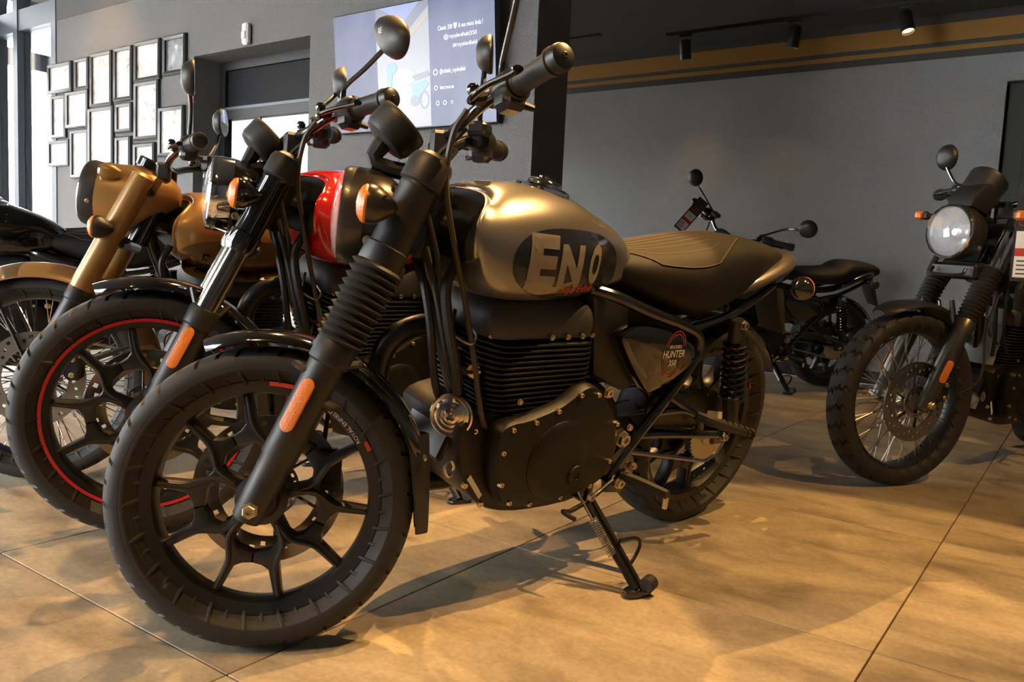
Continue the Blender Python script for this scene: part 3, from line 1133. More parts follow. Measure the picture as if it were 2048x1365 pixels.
def headlight(bk):
    h = bk.hl
    c, r, dp = V(h['x'], 0, h['z']), h['r'], h.get('depth', .13)
    ax = unit(V(1, 0, h.get('tilt', .05)))
    M = bk.MS
    k = r / .098
    g = G().lathe(c - ax * .045, -ax, [(0, r * .99), (.004, r * .985), (.02, r * .96), (.045, r * .86), (.07, r * .70), (.09, r * .50), (dp - .03, r * .25), (dp - .028, .001)], 44)
    b = mk('headlight', g, bk.headm, bk.root, M, ang=30)
    mk('headlight_rim', G().lathe(c - ax * .045, ax, [(-.002, r * .97), (0, r * 1.0), (.028, r * 1.0), (.040, r * .985), (.046, r * .955), (.046, r * .90), (.030, r * .88)], 44, cap=False), h.get('rimm', bk.headm), b)
    if h.get('ring'):
        mk('lens_ring', G().lathe(c, ax, [(-.004, r * .985), (.004, r * .975), (.007, r * .93), (.004, r * .90)], 44, cap=False), CHROME, b)
    mk('reflector_bowl', G().lathe(c, ax, [(-.004, r * .91), (-.02, r * .8), (-.04, r * .55), (-.048, r * .25), (-.03, r * .12), (-.03, .001)], 36, cap=False), LENSM, b)
    mk('headlight_lens', G().lathe(c, ax, [(-.003, r * .92), (.004, r * .90), (.012, r * .74), (.017, r * .5), (.020, r * .25), (.021, .001)], 36), bk.lensm, b)
    for s in (1, -1):
        bolt(b, c - ax * .055 + V(0, s * r * .90, -r * .55), (0, s, -.35), .008, .005, STEEL, 'screw', False)


def bars(bk):
    M = bk.MS
    P = bk.root
    d = bk.bar
    pts = d['pts']
    g = G()
    full = [(x, -y, z) for x, y, z in pts[::-1]] + [tuple(q) for q in pts]
    g.tube(full, .0115, 12, 6)
    hb = mk('handlebar', g, bk.barm, P, M)
    c = V(*pts[0])
    g = G()
    for s in (1, -1):
        g.box(c + V(.01, s * .045, -.02), (.045, .032, .06), .008)
    mk('bar_clamp', g, bk.fork.get('capm', MATT), hb)
    for s in (1, -1):
        p0, p1 = V(*pts[-2]), V(*pts[-1])
        p0[1] *= s
        p1[1] *= s
        ax = unit(p1 - p0)
        gl = G().lathe(p0, ax, [(0, .0215), (.004, .0245)] + [(.01 + i * .0117, .0205 + (.0010 if i % 2 else 0)) for i in range(8)] + [(.102, .0210), (.105, .0255), (.111, .0258), (.114, .020)], 18)
        gr = mk('grip', gl, RUB, hb)
        L = np.linalg.norm(p1 - p0)
        be = mk('bar_end', G().lathe(p0 + ax * .112, ax, [(0, .0215), (.003, .0240), (.016, .0245), (.023, .0220), (.027, .013), (.027, .001)], 20), BLK, gr)
        bolt(be, p0 + ax * .138, ax, .006, .003, BLK, 'screw')
        # switch housing
        q = p0 - ax * .028
        Rm = np.stack([unit(np.cross(ax, V(0, 0, 1))), ax, unit(V(0, 0, 1) - ax * ax[2])], 1)
        hs = mk('switch_housing', G().lathe(q - ax * .030, ax, [(0, .018), (.003, .0270), (.022, .0315), (.050, .0315), (.058, .0270), (.060, .018)], 20).box(q + Rm @ V(0, 0, -.024), (.050, .050, .042), .011, Rm), BLK, hb)
        mk('switch_button', G().box(q + Rm @ V(-.026, .01 * s, -.010), (.010, .018, .012), .003, Rm), BLK if s > 0 else REDP, hs)
        mk('thumb_switch', G().tube([q + Rm @ V(-.018, .012, -.03), q + Rm @ V(-.040, .016, -.034)], [.008, .006], 8, smooth=False), BLK, hs)
        bolt(hs, q + Rm @ V(.012, 0, -.038), (0, 0, -1), .005, .003, STEEL, 'screw', False)
        # lever perch and lever
        w = q - ax * .050
        fwd = V(1, 0, -.12)
        pv = w + fwd * .038 + V(0, 0, -.004)
        lv = mk('lever_perch', G().lathe(w - ax * .014, ax, [(0, .0175), (.028, .0175)], 16).tube([w + fwd * .012, pv], [.014, .012], 10, smooth=False), BLK, hb)
        mk('lever', G().tube([pv - ax * .012, pv + ax * .02 + fwd * .012, pv + ax * .08 + fwd * .018, pv + ax * .145 + fwd * .006, pv + ax * .165 + fwd * .010], [.010, .0085, .0078, .0072, .0095], 10, 4, flat=.7), bk.leverm, lv)
        mk('lever_knob', G().lathe(pv + V(.004, 0, .008), (0, 0, 1), [(0, .008), (.006, .012), (.014, .012), (.020, .008), (.022, .001)], 14), bk.leverm, lv)
        if s < 0:
            mk('brake_reservoir', G().box(w + Rm @ V(.01, -.004, .022), (.048, .058, .030), .008, Rm), BLK, lv)
        if d.get('mirror', True):
            md = d.get('md', {})
            b0 = w + V(-.008, 0, .022)
            mc = V(*md.get('c', (.905, .305, 1.262)))
            mc[1] *= s
            mirror(bk, b0, b0 * .35 + mc * .65 + V(.0, 0, -.02) + V(*md.get('bend', (0, 0, 0))), mc, V(-.97, -.16 * s, .06), M, md.get('shape', 'oval'), md.get('r', .060), emblem=bk.det)


def instrument(bk, c, nrm, r=.056, dp=.055):
    nrm = unit(nrm)
    g = G().lathe(c, -nrm, [(-.006, r * .90), (-.007, r * .97), (-.002, r * 1.02), (.008, r * 1.02), (.012, r), (dp * .7, r * .96), (dp * .9, r * .86), (dp, r * .6), (dp, .001)], 36)
    b = mk('instrument', g, bk.instm, bk.root, bk.MS)
    mk('dial_glass', G().lathe(c, nrm, [(0.001, r * .90), (.004, r * .88), (.004, .001)], 32), mat('dial_glass', (.02, .022, .025), .06, 0, 1.), b)
    mk('dial_bracket', G().tube([np.asarray(c) - nrm * dp * .9, np.asarray(c) - nrm * (dp + .03) + V(-.01, 0, -.02), V(bk.cap[0] - .0, 0, bk.cap[1] - .02)], [.02, .016, .02], 8, 3), BLK, b)


def fender_arc(bk, name, cx, cz, r, w, a0, a1, m, M=None, drop=.020, flare=0., parent=None, thick=.004, n=30, tip=True):
    P = []
    for i, an in enumerate(np.linspace(a0, a1, n)):
        a_ = math.radians(an)
        row = []
        e = min(1, (i + .001) / 4, (n - 1 - i + .001) / 4) ** .5 if tip else 1
        hw = w / 2 * (.45 + .55 * e)
        for v in np.linspace(-1, 1, 13):
            rr = r - drop * abs(v) ** 2.6 - (.002 if abs(v) > .95 else 0)
            row.append((cx + rr * math.cos(a_), hw * v, cz + rr * math.sin(a_)))
        P.append(row)
    P = np.array(P)
    Q = P.copy()
    for i, an in enumerate(np.linspace(a0, a1, n)):
        a_ = math.radians(an)
        Q[i] -= V(math.cos(a_), 0, math.sin(a_)) * thick
    g = G()
    ring = [np.concatenate([P[i], Q[i][::-1]]) for i in range(n)]
    g.loft(ring)
    return mk(name, g, m, parent or bk.root, M, ang=50)


def cables(bk, sets):
    for pts, r, m in sets:
        mk('cable', G().tube(pts, r, 7, 6), m, bk.root)


def st_pt(bk, p):
    q = bk.MS @ Vector(p)
    return (q.x, q.y, q.z)


HUNTER_TANK = dict(x=[.50, .545, .60, .67, .76, .86, .95, 1.01, 1.045, 1.062], w=[.050, .082, .100, .114, .138, .154, .156, .150, .140, .133],
                   zt=[.835, .868, .896, .920, .948, .958, .952, .945, .938, .932], zb=[.775, .752, .735, .722, .713, .711, .715, .726, .750, .790], xf=.90, m=None, mid=.42, cap=(.795, None), dent=(.625, .800, .17))
HUNTER_SEAT = dict(x=[-.165, -.14, -.08, .0, .10, .20, .30, .40, .50, .56, .585], w=[.055, .085, .112, .128, .138, .146, .146, .130, .108, .088, .070],
                   zt=[.845, .868, .884, .890, .890, .880, .864, .848, .835, .828, .815], zb=[.832, .826, .806, .768, .712, .676, .674, .698, .728, .752, .765], panel=(.56, .02))


def bike(name, pose, **k):
    bk = Bk()
    x, y, hd, lean, steer, sc = pose
    bk.det = k.get('det', False)
    bk.root = empty(name)
    bk.WB = k.get('WB', 1.37)
    bk.rf = k.get('rf', .293)
    bk.rake = math.radians(k.get('rake', 25))
    ax = Vector((-math.sin(bk.rake), 0, math.cos(bk.rake)))
    A0 = Vector((1.37 if 'A0' not in k else k['A0'][0], 0, .293 if 'A0' not in k else k['A0'][1])) - Vector((math.cos(bk.rake), 0, math.sin(bk.rake))) * k.get('offs', .037)
    bk.MS = Matrix.Translation(A0) @ Matrix.Rotation(steer, 4, ax) @ Matrix.Translation(-A0)
    bk.fork = k['fork']
    bk.axle = k.get('axle', (1.378, .290))
    bk.cap = k.get('cap', (1.085, .966))
    bk.fy = .105
    bk.headm = k.get('headm', HEADK)
    bk.mirm = k.get('mirm', MATT)
    bk.barm = k.get('barm', FRAMEM)
    bk.leverm = k.get('leverm', GLOSS)
    bk.instm = k.get('instm', MATT)
    bk.fendm = k.get('fendm', GLOSS)
    bk.tailm = k.get('tailm', FRAMEM)
    bk.pipem = k.get('pipem', BLK)
    bk.lensm = k.get('lensm', MATS['headlight_clear'])
    bk.lit_head = k.get('lit_head', True)
    bk.tank = dict(k.get('tank', HUNTER_TANK))
    bk.tank['m'] = k['tankm']
    bk.seatd = dict(k.get('seat', HUNTER_SEAT))
    bk.hl = k.get('hl')
    bk.bar = k['bar']
    bk.lean = lean
    MW = Matrix.Translation((x, y, 0)) @ Matrix.Rotation(hd, 4, 'Z') @ Matrix.Rotation(-lean, 4, 'X') @ Matrix.Scale(sc, 4)
    bk.MW = MW
    return bk


def settle(bk):
    """put the machine on the floor: lowest tyre point at z = 0, or the stand foot reaching it"""
    lo = 1e9
    for o in bk.root.children_recursive:
        if o.name.split('.')[0] == 'tyre':
            m = bk.MW @ o.parent.matrix_basis
            lo = min(lo, min((m @ v.co).z for v in o.data.vertices))
    bk.root.matrix_world = Matrix.Translation((0, 0, -lo + .0008)) @ bk.MW
    return bk.root


def clear_lens():
    m = bpy.data.materials.new('headlight_clear')
    m.use_nodes = True
    nt = m.node_tree
    b = nt.nodes['Principled BSDF']
    b.inputs['Base Color'].default_value = (.95, .97, 1, 1)
    b.inputs['Roughness'].default_value = .05
    b.inputs['Alpha'].default_value = .16
    b.inputs['Coat Weight'].default_value = 1
    wv = nt.nodes.new('ShaderNodeTexWave')
    wv.bands_direction = 'Y'
    wv.inputs['Scale'].default_value = 22
    tc = nt.nodes.new('ShaderNodeTexCoord')
    nt.links.new(tc.outputs['Object'], wv.inputs['Vector'])
    bp = nt.nodes.new('ShaderNodeBump')
    bp.inputs['Strength'].default_value = .5
    bp.inputs['Distance'].default_value = .003
    nt.links.new(wv.outputs['Fac'], bp.inputs['Height'])
    nt.links.new(bp.outputs[0], b.inputs['Normal'])
    MATS['headlight_clear'] = m


clear_lens()

# ================================================================== ROOM
YA, YB, YB2 = 6.45, 3.45, 3.75          # far wall, display wall front and back faces
XCOL = -2.385                            # right end of the display wall (the pillar)
ZC, ZLOW = 3.30, 2.62                    # main ceiling, lower ceiling of the far bay

WALLM = mat('grey_textured_wall_paint', (.150, .147, .145), .85, var=.10, scale=2.5, bump=1., bscale=120, spec=.3, bdist=.010)
WALLA = mat('grey_far_wall_paint', (.34, .342, .343), .85, var=.10, scale=2.5, bump=1., bscale=120, spec=.3, bdist=.010)
DARKG = mat('dark_grey_paint', (.060, .057, .054), .8, bump=.3, bscale=120)
UPW = mat('upper_wall_grey', (.070, .069, .068), .85, bump=.5, bscale=120)
YELL = mat('ochre_yellow_stripe', (.34, .165, .018), .6, var=.08, scale=6)
GSTR = mat('grey_stripe', (.060, .058, .050), .7)
FRM = mat('window_frame_grey', (.10, .115, .135), .45, .3)
BLKF = mat('black_door_frame', (.007, .007, .008), .5)
PANE = glass('window_pane')
WHITEW = mat('white_room_paint', (.42, .45, .50), .8)
DGRN = mat('dark_green_grey_door', (.040, .042, .036), .6, bump=.2, bscale=200)


def boxobj(name, lo, hi, m, parent=None, bev=0.):
    lo, hi = np.array(lo, float), np.array(hi, float)
    return mk(name, G().box((lo + hi) / 2, hi - lo, bev), m, parent)


# floor: slab and large porcelain tiles
slab = struct(boxobj('floor', (-9.7, -3.2, -.06), (2.6, 6.6, -.0105), mat('grout', (.21, .16, .10), .9)))


def tile_mat():
    m = bpy.data.materials.new('porcelain_tile')
    m.use_nodes = True
    nt = m.node_tree
    b = nt.nodes['Principled BSDF']
    L = nt.links.new
    tc = nt.nodes.new('ShaderNodeTexCoord')
    oi = nt.nodes.new('ShaderNodeObjectInfo')
    ad = nt.nodes.new('ShaderNodeVectorMath')
    ad.operation = 'MULTIPLY_ADD'
    cb = nt.nodes.new('ShaderNodeCombineXYZ')
    L(oi.outputs['Random'], cb.inputs[0])
    L(oi.outputs['Random'], cb.inputs[1])
    L(cb.outputs[0], ad.inputs[0])
    ad.inputs[1].default_value = (37, 91, 0)
    L(tc.outputs['Object'], ad.inputs[2])
    mp = nt.nodes.new('ShaderNodeMapping')
    mp.inputs['Scale'].default_value = (1.3, 2.6, 1)
    L(ad.outputs[0], mp.inputs[0])
    n1 = nt.nodes.new('ShaderNodeTexNoise')
    n1.inputs['Scale'].default_value = 2.2
    n1.inputs['Detail'].default_value = 7
    n1.inputs['Roughness'].default_value = .62
    n1.inputs['Distortion'].default_value = .4
    L(mp.outputs[0], n1.inputs['Vector'])
    n2 = nt.nodes.new('ShaderNodeTexNoise')
    n2.inputs['Scale'].default_value = 90
    n2.inputs['Detail'].default_value = 4
    L(ad.outputs[0], n2.inputs['Vector'])
    cr2 = nt.nodes.new('ShaderNodeValToRGB')
    e = cr2.color_ramp.elements
    e[0].position, e[0].color = .32, (.170, .134, .086, 1)
    e[1].position, e[1].color = .70, (.430, .350, .235, 1)
    q = e.new(.5)
    q.color = (.320, .258, .172, 1)
    L(n1.outputs['Fac'], cr2.inputs[0])
    mx = nt.nodes.new('ShaderNodeMix')
    mx.data_type = 'RGBA'
    mx.blend_type = 'OVERLAY'
    mx.inputs['Factor'].default_value = .40
    L(cr2.outputs[0], mx.inputs['A'])
    L(n2.outputs['Color'], mx.inputs['B'])
    L(cr2.outputs[0], mx.inputs['A'])
    bw = nt.nodes.new('ShaderNodeRGBToBW')
    L(n2.outputs['Color'], bw.inputs[0])
    L(bw.outputs[0], mx.inputs['B'])
    L(mx.outputs['Result'], b.inputs['Base Color'])
    rr = nt.nodes.new('ShaderNodeMapRange')
    rr.inputs['To Min'].default_value = .42
    rr.inputs['To Max'].default_value = .62
    L(n1.outputs['Fac'], rr.inputs['Value'])
    L(rr.outputs[0], b.inputs['Roughness'])
    b.inputs['Specular IOR Level'].default_value = .42
    bp = nt.nodes.new('ShaderNodeBump')
    bp.inputs['Strength'].default_value = .12
    bp.inputs['Distance'].default_value = .002
    L(n2.outputs['Fac'], bp.inputs['Height'])
    L(bp.outputs[0], b.inputs['Normal'])
    return m


TS = .915
gt = G().box((0, 0, -.006), (TS - .0035, TS - .0035, .012), .0012)
tmesh = gt.mesh('tile')
tmesh.materials.append(tile_mat())
for i in range(-9, 4):
    for j in range(-4, 7):
        cx_, cy_ = -.31 + (i + .5) * TS, .875 + (j + .5) * TS
        if cy_ > YA - .2 or cx_ < -8.3 or cx_ > 2.5 or cy_ < -3.1:
            continue
        link('tile', tmesh, None, slab, Matrix.Translation((cx_, cy_, 0)))

# far wall with its painted stripes
wa = struct(boxobj('wall_back', (-8.6, YA, 0), (-.625, YA + .12, ZC), WALLA))
boxobj('wall_panel', (.36, YA, 0), (2.55, YA + .12, ZC), WALLA, wa)
boxobj('wall_head', (-.625, YA, 2.135), (.36, YA + .12, ZC), WALLA, wa)
for nm, z0, z1, m, t in (('trim_1', 2.437, 2.560, YELL, .006), ('trim_2', 2.372, 2.405, YELL, .006), ('trim_3', 2.405, 2.437, GSTR, .005), ('trim_4', 2.322, 2.372, GSTR, .005), ('trim_5', 2.56, ZLOW, DARKG, .005)):
    struct(boxobj(nm, (-6.1, YA - t, z0), (2.5, YA - .0002, z1), m))
bb = struct(boxobj('baseboard_back', (-6.1, YA - .014, .001), (-.63, YA - .0005, .095), BLKF, None, .003))
d2 = struct(boxobj('door_2', (-.615, YA + .05, .004), (.35, YA + .09, 2.13), DGRN, None, .004))
boxobj('door_backing', (-.66, YA + .10, 0), (.40, YA + .118, 2.2), DARKG, d2)  # backing sheet added to keep sky light out of the door gap
boxobj('door_panel', (-.50, YA + .042, .25), (.22, YA + .05, 1.95), DGRN, d2, .003)
struct(boxobj('ceiling', (-9.7, -3.2, ZC), (2.6, YA + .12, ZC + .1), DARKG))
lowc = struct(boxobj('trim_6', (-4.8, YB2 + .35, ZLOW), (2.5, YA - .001, ZLOW + .06), DARKG))
struct(boxobj('trim_7', (XCOL + .01, YB2 + .35, ZLOW + .06), (2.5, YB2 + .41, ZC), DARKG))
# display wall: gallery side, lintel over the doorway, pillar with the screen
wl = struct(boxobj('wall_left', (-7.335, YB, 0), (-5.30, YB2, 2.60), WALLM))
boxobj('lintel', (-5.30, YB, 2.105), (-4.08, YB2, 2.60), WALLM, wl)
boxobj('pillar', (-4.08, YB, 0), (XCOL, YB2, 2.60), WALLM, wl)
boxobj('upper_wall', (-7.335, YB - .004, 2.60), (XCOL, YB2, ZC), UPW, wl)
struct(boxobj('wall_right', (2.5, -3.2, 0), (2.6, YA + .12, ZC), WALLM))

# doorway in the display wall: black metal frame, dark transom, pale glass door
d1 = struct(boxobj('door_1', (-5.30, 3.66, 2.045), (-4.08, 3.72, 2.105), BLKF))
boxobj('frame_post', (-5.30, 3.66, 0), (-5.235, 3.72, 2.045), BLKF, d1)
boxobj('frame_post', (-4.14, 3.66, 0), (-4.08, 3.72, 2.045), BLKF, d1)
boxobj('frame_rail', (-5.235, 3.66, 1.70), (-4.14, 3.72, 1.765), BLKF, d1)
boxobj('rail_highlight', (-5.235, 3.655, 1.765), (-4.14, 3.725, 1.785), FRM, d1)  # grey strip put in as the highlight along the rail
boxobj('transom_panel', (-5.235, 3.685, 1.785), (-4.14, 3.70, 2.045), mat('transom_dark', (.008, .0085, .010), .6, spec=.15), d1)
boxobj('door_stile', (-4.875, 3.68, 0), (-4.865, 3.70, 1.70), WHITEW, d1)
boxobj('glass_pane', (-5.235, 3.69, .01), (-4.14, 3.696, 1.70), PANE, d1)
struct(boxobj('wall_inner', (-9.6, 6.25, 0), (-6.2, 6.35, ZC), WHITEW))

# shop front glazing: short return beside the gallery wall, long left front, front behind the viewer


def glazing(name, axis, c, a0, a1, posts, rails, skip=False):
    """axis 'x': runs along x at y=c; axis 'y': runs along y at x=c"""
    def bx(nm, u0, u1, z0, z1, t, m, par):
        if axis == 'x':
            return boxobj(nm, (u0, c - t / 2, z0), (u1, c + t / 2, z1), m, par)
        return boxobj(nm, (c - t / 2, u0, z0), (c + t / 2, u1, z1), m, par)
    root = struct(bx(name, a0, a1, 0, .07, .09, FRM, None))
    for (z0, z1) in rails:
        bx('frame_rail', a0, a1, z0, z1, .10, FRM, root)
    for p in posts:
        bx('frame_post', p - .04, p + .04, .07, ZC, .12, FRM, root)
    ps = sorted(posts)
    zs = [.07] + [z for r in rails for z in r] + [ZC]
    for u0, u1 in zip(ps[:-1], ps[1:]):
        for z0, z1 in zip(zs[0::2], zs[1::2]):
            if z1 - z0 > .05:
                bx('pane', u0 + .04, u1 - .04, z0, z1, .008, PANE, root)
    return root


glazing('window_1', 'x', 3.50, -8.5, -7.335, [-8.46, -7.99, -7.30], [(2.60, 2.78), (ZC - .08, ZC)])
glazing('window_2', 'y', -8.5, -3.2, 3.5, [-3.15, -1.6, 0., 1.6, 3.1, 3.46], [(2.60, 2.78), (ZC - .08, ZC)])
struct(boxobj('wall_front', (-3.0, -3.3, 0), (2.5, -3.2, ZC), WALLM))  # unseen wall, kept solid to hold back daylight from behind the viewer
glazing('window_3', 'x', -3.2, -8.5, -3.0, [-8.45, -6.6, -4.8, -3.05], [(2.60, 2.78), (ZC - .08, ZC)])

glazing('window_4', 'y', -9.6, 3.6, 6.4, [3.62, 5.2, 6.36], [(2.60, 2.78), (ZC - .08, ZC)])

# street outside
struct(boxobj('ground', (-40, -30, -.30), (20, 40, -.065), mat('pale_pavement', (.42, .42, .42), .9)))
PALEB = mat('pale_building_render', (.70, .69, .67), .9, var=.05, scale=1)
OCHB = mat('cream_building_render', (.66, .60, .50), .9)
WIN = mat('far_window_glass', (.20, .24, .29), .2)


def far_building(label, lo, hi, m, face, nwin, nfl, grp):
    b = boxobj('building', lo, hi, m)
    tag(b, label, 'building')
    for i in range(nwin):
        for f in range(nfl):
            z = .9 + f * 2.6
            if face == '+x':
                y = lo[1] + (hi[1] - lo[1]) * (i + .5) / nwin
                boxobj('window', (hi[0] + .005, y - .5, z), (hi[0] + .05, y + .5, z + 1.2), WIN, b)
            elif face == '+y':
                x = lo[0] + (hi[0] - lo[0]) * (i + .5) / nwin
                boxobj('window', (x - .5, hi[1] + .005, z), (x + .5, hi[1] + .05, z + 1.2), WIN, b)
            else:
                x = lo[0] + (hi[0] - lo[0]) * (i + .5) / nwin
                boxobj('window', (x - .5, lo[1] - .05, z), (x + .5, lo[1] - .005, z + 1.2), WIN, b)
    return b


far_building('pale building seen through the tall shop window beside the picture wall', (-22, 12, -.065), (-12.5, 16, 4.2), PALEB, '-y', 4, 2, None)
far_building('cream building across the street from the left glass front', (-22, -9, -.065), (-17, 4, 5.0), OCHB, '+x', 6, 2, None)

# ------------------------------------------------------------------ wall-hung things
# picture frames on the gallery wall: x0, x1, z0, z1 in metres on the wall, with what sets each apart
FR_PX = [((292, 388), (440, 553)), ((455, 352), (545, 540)), ((550, 320), (685, 640)), ((692, 286), (810, 604)), ((816, 252), (980, 478)), ((990, 216), (1135, 440)),
         ((312, 576), (405, 834)), ((402, 552), (540, 768)), ((295, 848), (424, 1006)), ((430, 782), (545, 1080)), ((538, 650), (694, 992)), ((702, 622), (808, 800)),
         ((816, 494), (970, 842)), ((702, 822), (800, 1065)), ((812, 862), (946, 1085)), ((962, 644), (1124, 945))]
Rc = np.stack([np.array(cxv), -np.array(cuv), np.array(vd)], 1)


def wall_pt(px, py, y):
    d = Rc @ V((px - 1024) / FPX, (py - 682.5) / FPX, 1)
    t = y / d[1]
    return d[0] * t, CAMH + d[2] * t


FRAMEK = mat('dark_wood_picture_frame', (.018, .017, .017), .35, 0, .3, var=.2, scale=40)
MATTB = mat('picture_mount', (.70, .70, .68), .6)


def print_mat(i):
    m = bpy.data.materials.new('photo_print')
    m.use_nodes = True
    nt = m.node_tree
    b = nt.nodes['Principled BSDF']
    tc = nt.nodes.new('ShaderNodeTexCoord')
    mp = nt.nodes.new('ShaderNodeMapping')
    mp.inputs['Location'].default_value = (i * 3.7, i * 1.9, i * 2.3)
    nt.links.new(tc.outputs['Object'], mp.inputs[0])
    nz = nt.nodes.new('ShaderNodeTexNoise')
    nz.inputs['Scale'].default_value = 7
    nz.inputs['Detail'].default_value = 5
    nz.inputs['Distortion'].default_value = 1.5
    nt.links.new(mp.outputs[0], nz.inputs['Vector'])
    rp = nt.nodes.new('ShaderNodeValToRGB')
    e = rp.color_ramp.elements
    cols = [(.10, .06, .035), (.30, .285, .26), (.40, .40, .395), (.20, .22, .28)] if i != 5 else [(.02, .023, .026), (.06, .07, .075), (.12, .125, .125), (.26, .26, .26)]  # print tones, paled to stand in for window glare on the glass
    e[0].position, e[0].color = .30, (*cols[0], 1)
    e[1].position, e[1].color = .75, (*cols[3], 1)
    for p, c in ((.40, cols[1]), (.60, cols[2])):
        q = e.new(p)
        q.color = (*c, 1)
    nt.links.new(nz.outputs['Fac'], rp.inputs[0])
    nt.links.new(rp.outputs[0], b.inputs['Base Color'])
    b.inputs['Roughness'].default_value = .25
    b.inputs['Coat Weight'].default_value = .35
    b.inputs['Coat Roughness'].default_value = .03
    bp = nt.nodes.new('ShaderNodeBump')
    bp.inputs['Strength'].default_value = .25
    bp.inputs['Distance'].default_value = .02
    n2 = nt.nodes.new('ShaderNodeTexNoise')
    n2.inputs['Scale'].default_value = 4
    nt.links.new(mp.outputs[0], n2.inputs['Vector'])
    nt.links.new(n2.outputs['Fac'], bp.inputs['Height'])
    nt.links.new(bp.outputs[0], b.inputs['Coat Normal'])
    return m


FLAB = ['upper corner frame beside the shop window, wide dark frame', 'narrow upright frame between the corner frame and a tall one', 'tall upright frame in the top row, third from the shop window', 'tall upright frame in the top row, fourth from the shop window',
        'large nearly square frame in the top row, second from the doorway', 'small frame with a dark photo nearest the doorway, top row', 'narrow tall frame in the middle row beside the shop window', 'nearly square frame in the middle row, second from the shop window',
        'small wide frame at the lower corner beside the shop window', 'tall narrow frame hanging lowest of all on the picture wall', 'biggest tall frame in the middle of the picture wall', 'small frame in the middle row under the fourth top frame',
        'tall thick-edged frame under the large square top frame', 'narrow frame in the bottom row behind the sand headlight', 'frame in the bottom row below the tall thick-edged frame', 'tall frame next to the doorway, below the small dark photo']
for i, ((ax_, ay_), (bx_, by_)) in enumerate(FR_PX):
    s_ = 640 / 1941
    ma = ((ax_ + bx_) / 2 * s_, (ay_ + by_) / 2 * s_)
    xa, _ = wall_pt(ax_ * s_, ma[1], YB - .012)
    xb, _ = wall_pt(bx_ * s_, ma[1], YB - .012)
    _, zt_ = wall_pt(ma[0], ay_ * s_ + .0, YB - .012)
    _, zb_ = wall_pt(ma[0], by_ * s_, YB - .012)
    # the corners are read along a sloping row: the first at the far end, the second at the near end
    _, zt_ = wall_pt(ax_ * s_, ay_ * s_, YB - .012)
    _, zb_ = wall_pt(bx_ * s_, by_ * s_, YB - .012)
    fw, dp = .028, .032
    root = empty('picture_frame', ((xa + xb) / 2, YB, zb_))
    w2, h = (xb - xa) / 2 - .009, zt_ - zb_ - .014
    g = G()
    outer, inner, mid = [(-w2, 0), (w2, 0), (w2, h), (-w2, h)], [(-w2 + fw, fw), (w2 - fw, fw), (w2 - fw, h - fw), (-w2 + fw, h - fw)], [(-w2 + fw * .35, fw * .35), (w2 - fw * .35, fw * .35), (w2 - fw * .35, h - fw * .35), (-w2 + fw * .35, h - fw * .35)]
    rings = [[(a, -.0005, b) for a, b in outer], [(a, -dp * .7, b) for a, b in outer], [(a, -dp, b) for a, b in mid], [(a, -dp * .8, b) for a, b in inner], [(a, -dp * .35, b) for a, b in inner]]
    g.loft(rings, cap=False)
    mk('moulding', g, FRAMEK, root, ang=20)
    mk('print', G().add([(a, -dp * .36, b) for a, b in inner], [(0, 1, 2, 3)]), print_mat(i), root)
    tag(root, 'dark framed photo: ' + FLAB[i], 'picture frame', 'framed photos on the display wall')

# wall sensor above the doorway
sx, sz = wall_pt(493, 68, YB - .02)
sn = mk('motion_sensor', G().box((0, -.022, 0), (.062, .042, .14), .012), mat('white_plastic', (.72, .70, .66), .45))
sn.location = (sx, YB, sz)
mk('sensor_window', G().box((0, -.045, -.012), (.040, .010, .050), .004), mat('sensor_lens', (.60, .60, .58), .25), sn)
tag(sn, 'white motion sensor fixed on the wall above the doorway', 'sensor')

# television, tilted a little downwards
tv = empty('television', (-3.165, YB, 1.48))
tilt = math.radians(6.0)
TW, TH = 1.18, .665
MT = Matrix.Translation((0, -.045, 0)) @ Matrix.Rotation(tilt, 4, 'X')


def screen_mat():
    m = bpy.data.materials.new('tv_screen')
    m.use_nodes = True
    nt = m.node_tree
    b = nt.nodes['Principled BSDF']
    L = nt.links.new
    b.inputs['Base Color'].default_value = (.01, .01, .012, 1)
    b.inputs['Roughness'].default_value = .22
    b.inputs['Specular IOR Level'].default_value = .3
    tc = nt.nodes.new('ShaderNodeTexCoord')
    nz = nt.nodes.new('ShaderNodeTexNoise')
    nz.inputs['Scale'].default_value = 2.4
    nz.inputs['Detail'].default_value = 2
    L(tc.outputs['Object'], nz.inputs['Vector'])
    rp = nt.nodes.new('ShaderNodeValToRGB')
    e = rp.color_ramp.elements
    e[0].position, e[0].color = .35, (.095, .115, .27, 1)
    e[1].position, e[1].color = .65, (.20, .22, .40, 1)
    L(nz.outputs['Fac'], rp.inputs[0])
    L(rp.outputs[0], b.inputs['Emission Color'])
    b.inputs['Emission Strength'].default_value = .8
    return m


def emis(name, c, s=1.):
    return mat(name, (.01, .01, .01), .2, emit=(*c, s))


case = mk('case', G().box((0, .022, TH / 2), (TW, .044, TH), .006), mat('tv_case', (.012, .012, .013), .3), tv, MT)
scr = mk('screen', G().add([(-TW / 2 + .006, -.0008, .012), (TW / 2 - .006, -.0008, .012), (TW / 2 - .006, -.0008, TH - .006), (-TW / 2 + .006, -.0008, TH - .006)], [(0, 1, 2, 3)]), screen_mat(), tv, MT)
mk('wall_bracket', G().box((0, .055, TH * .45), (.3, .06, .25), .005), BLKF, tv, MT)
mk('tv_logo', G().box((-.10, -.001, .006), (.05, .002, .007)), mat('tv_logo_grey', (.6, .6, .62), .3), tv, MT)


def quad(nm, pts, m, y=-.0016):
    return mk(nm, G().add([(a - TW / 2, y, b) for a, b in pts], [tuple(range(len(pts)))]), m, scr)


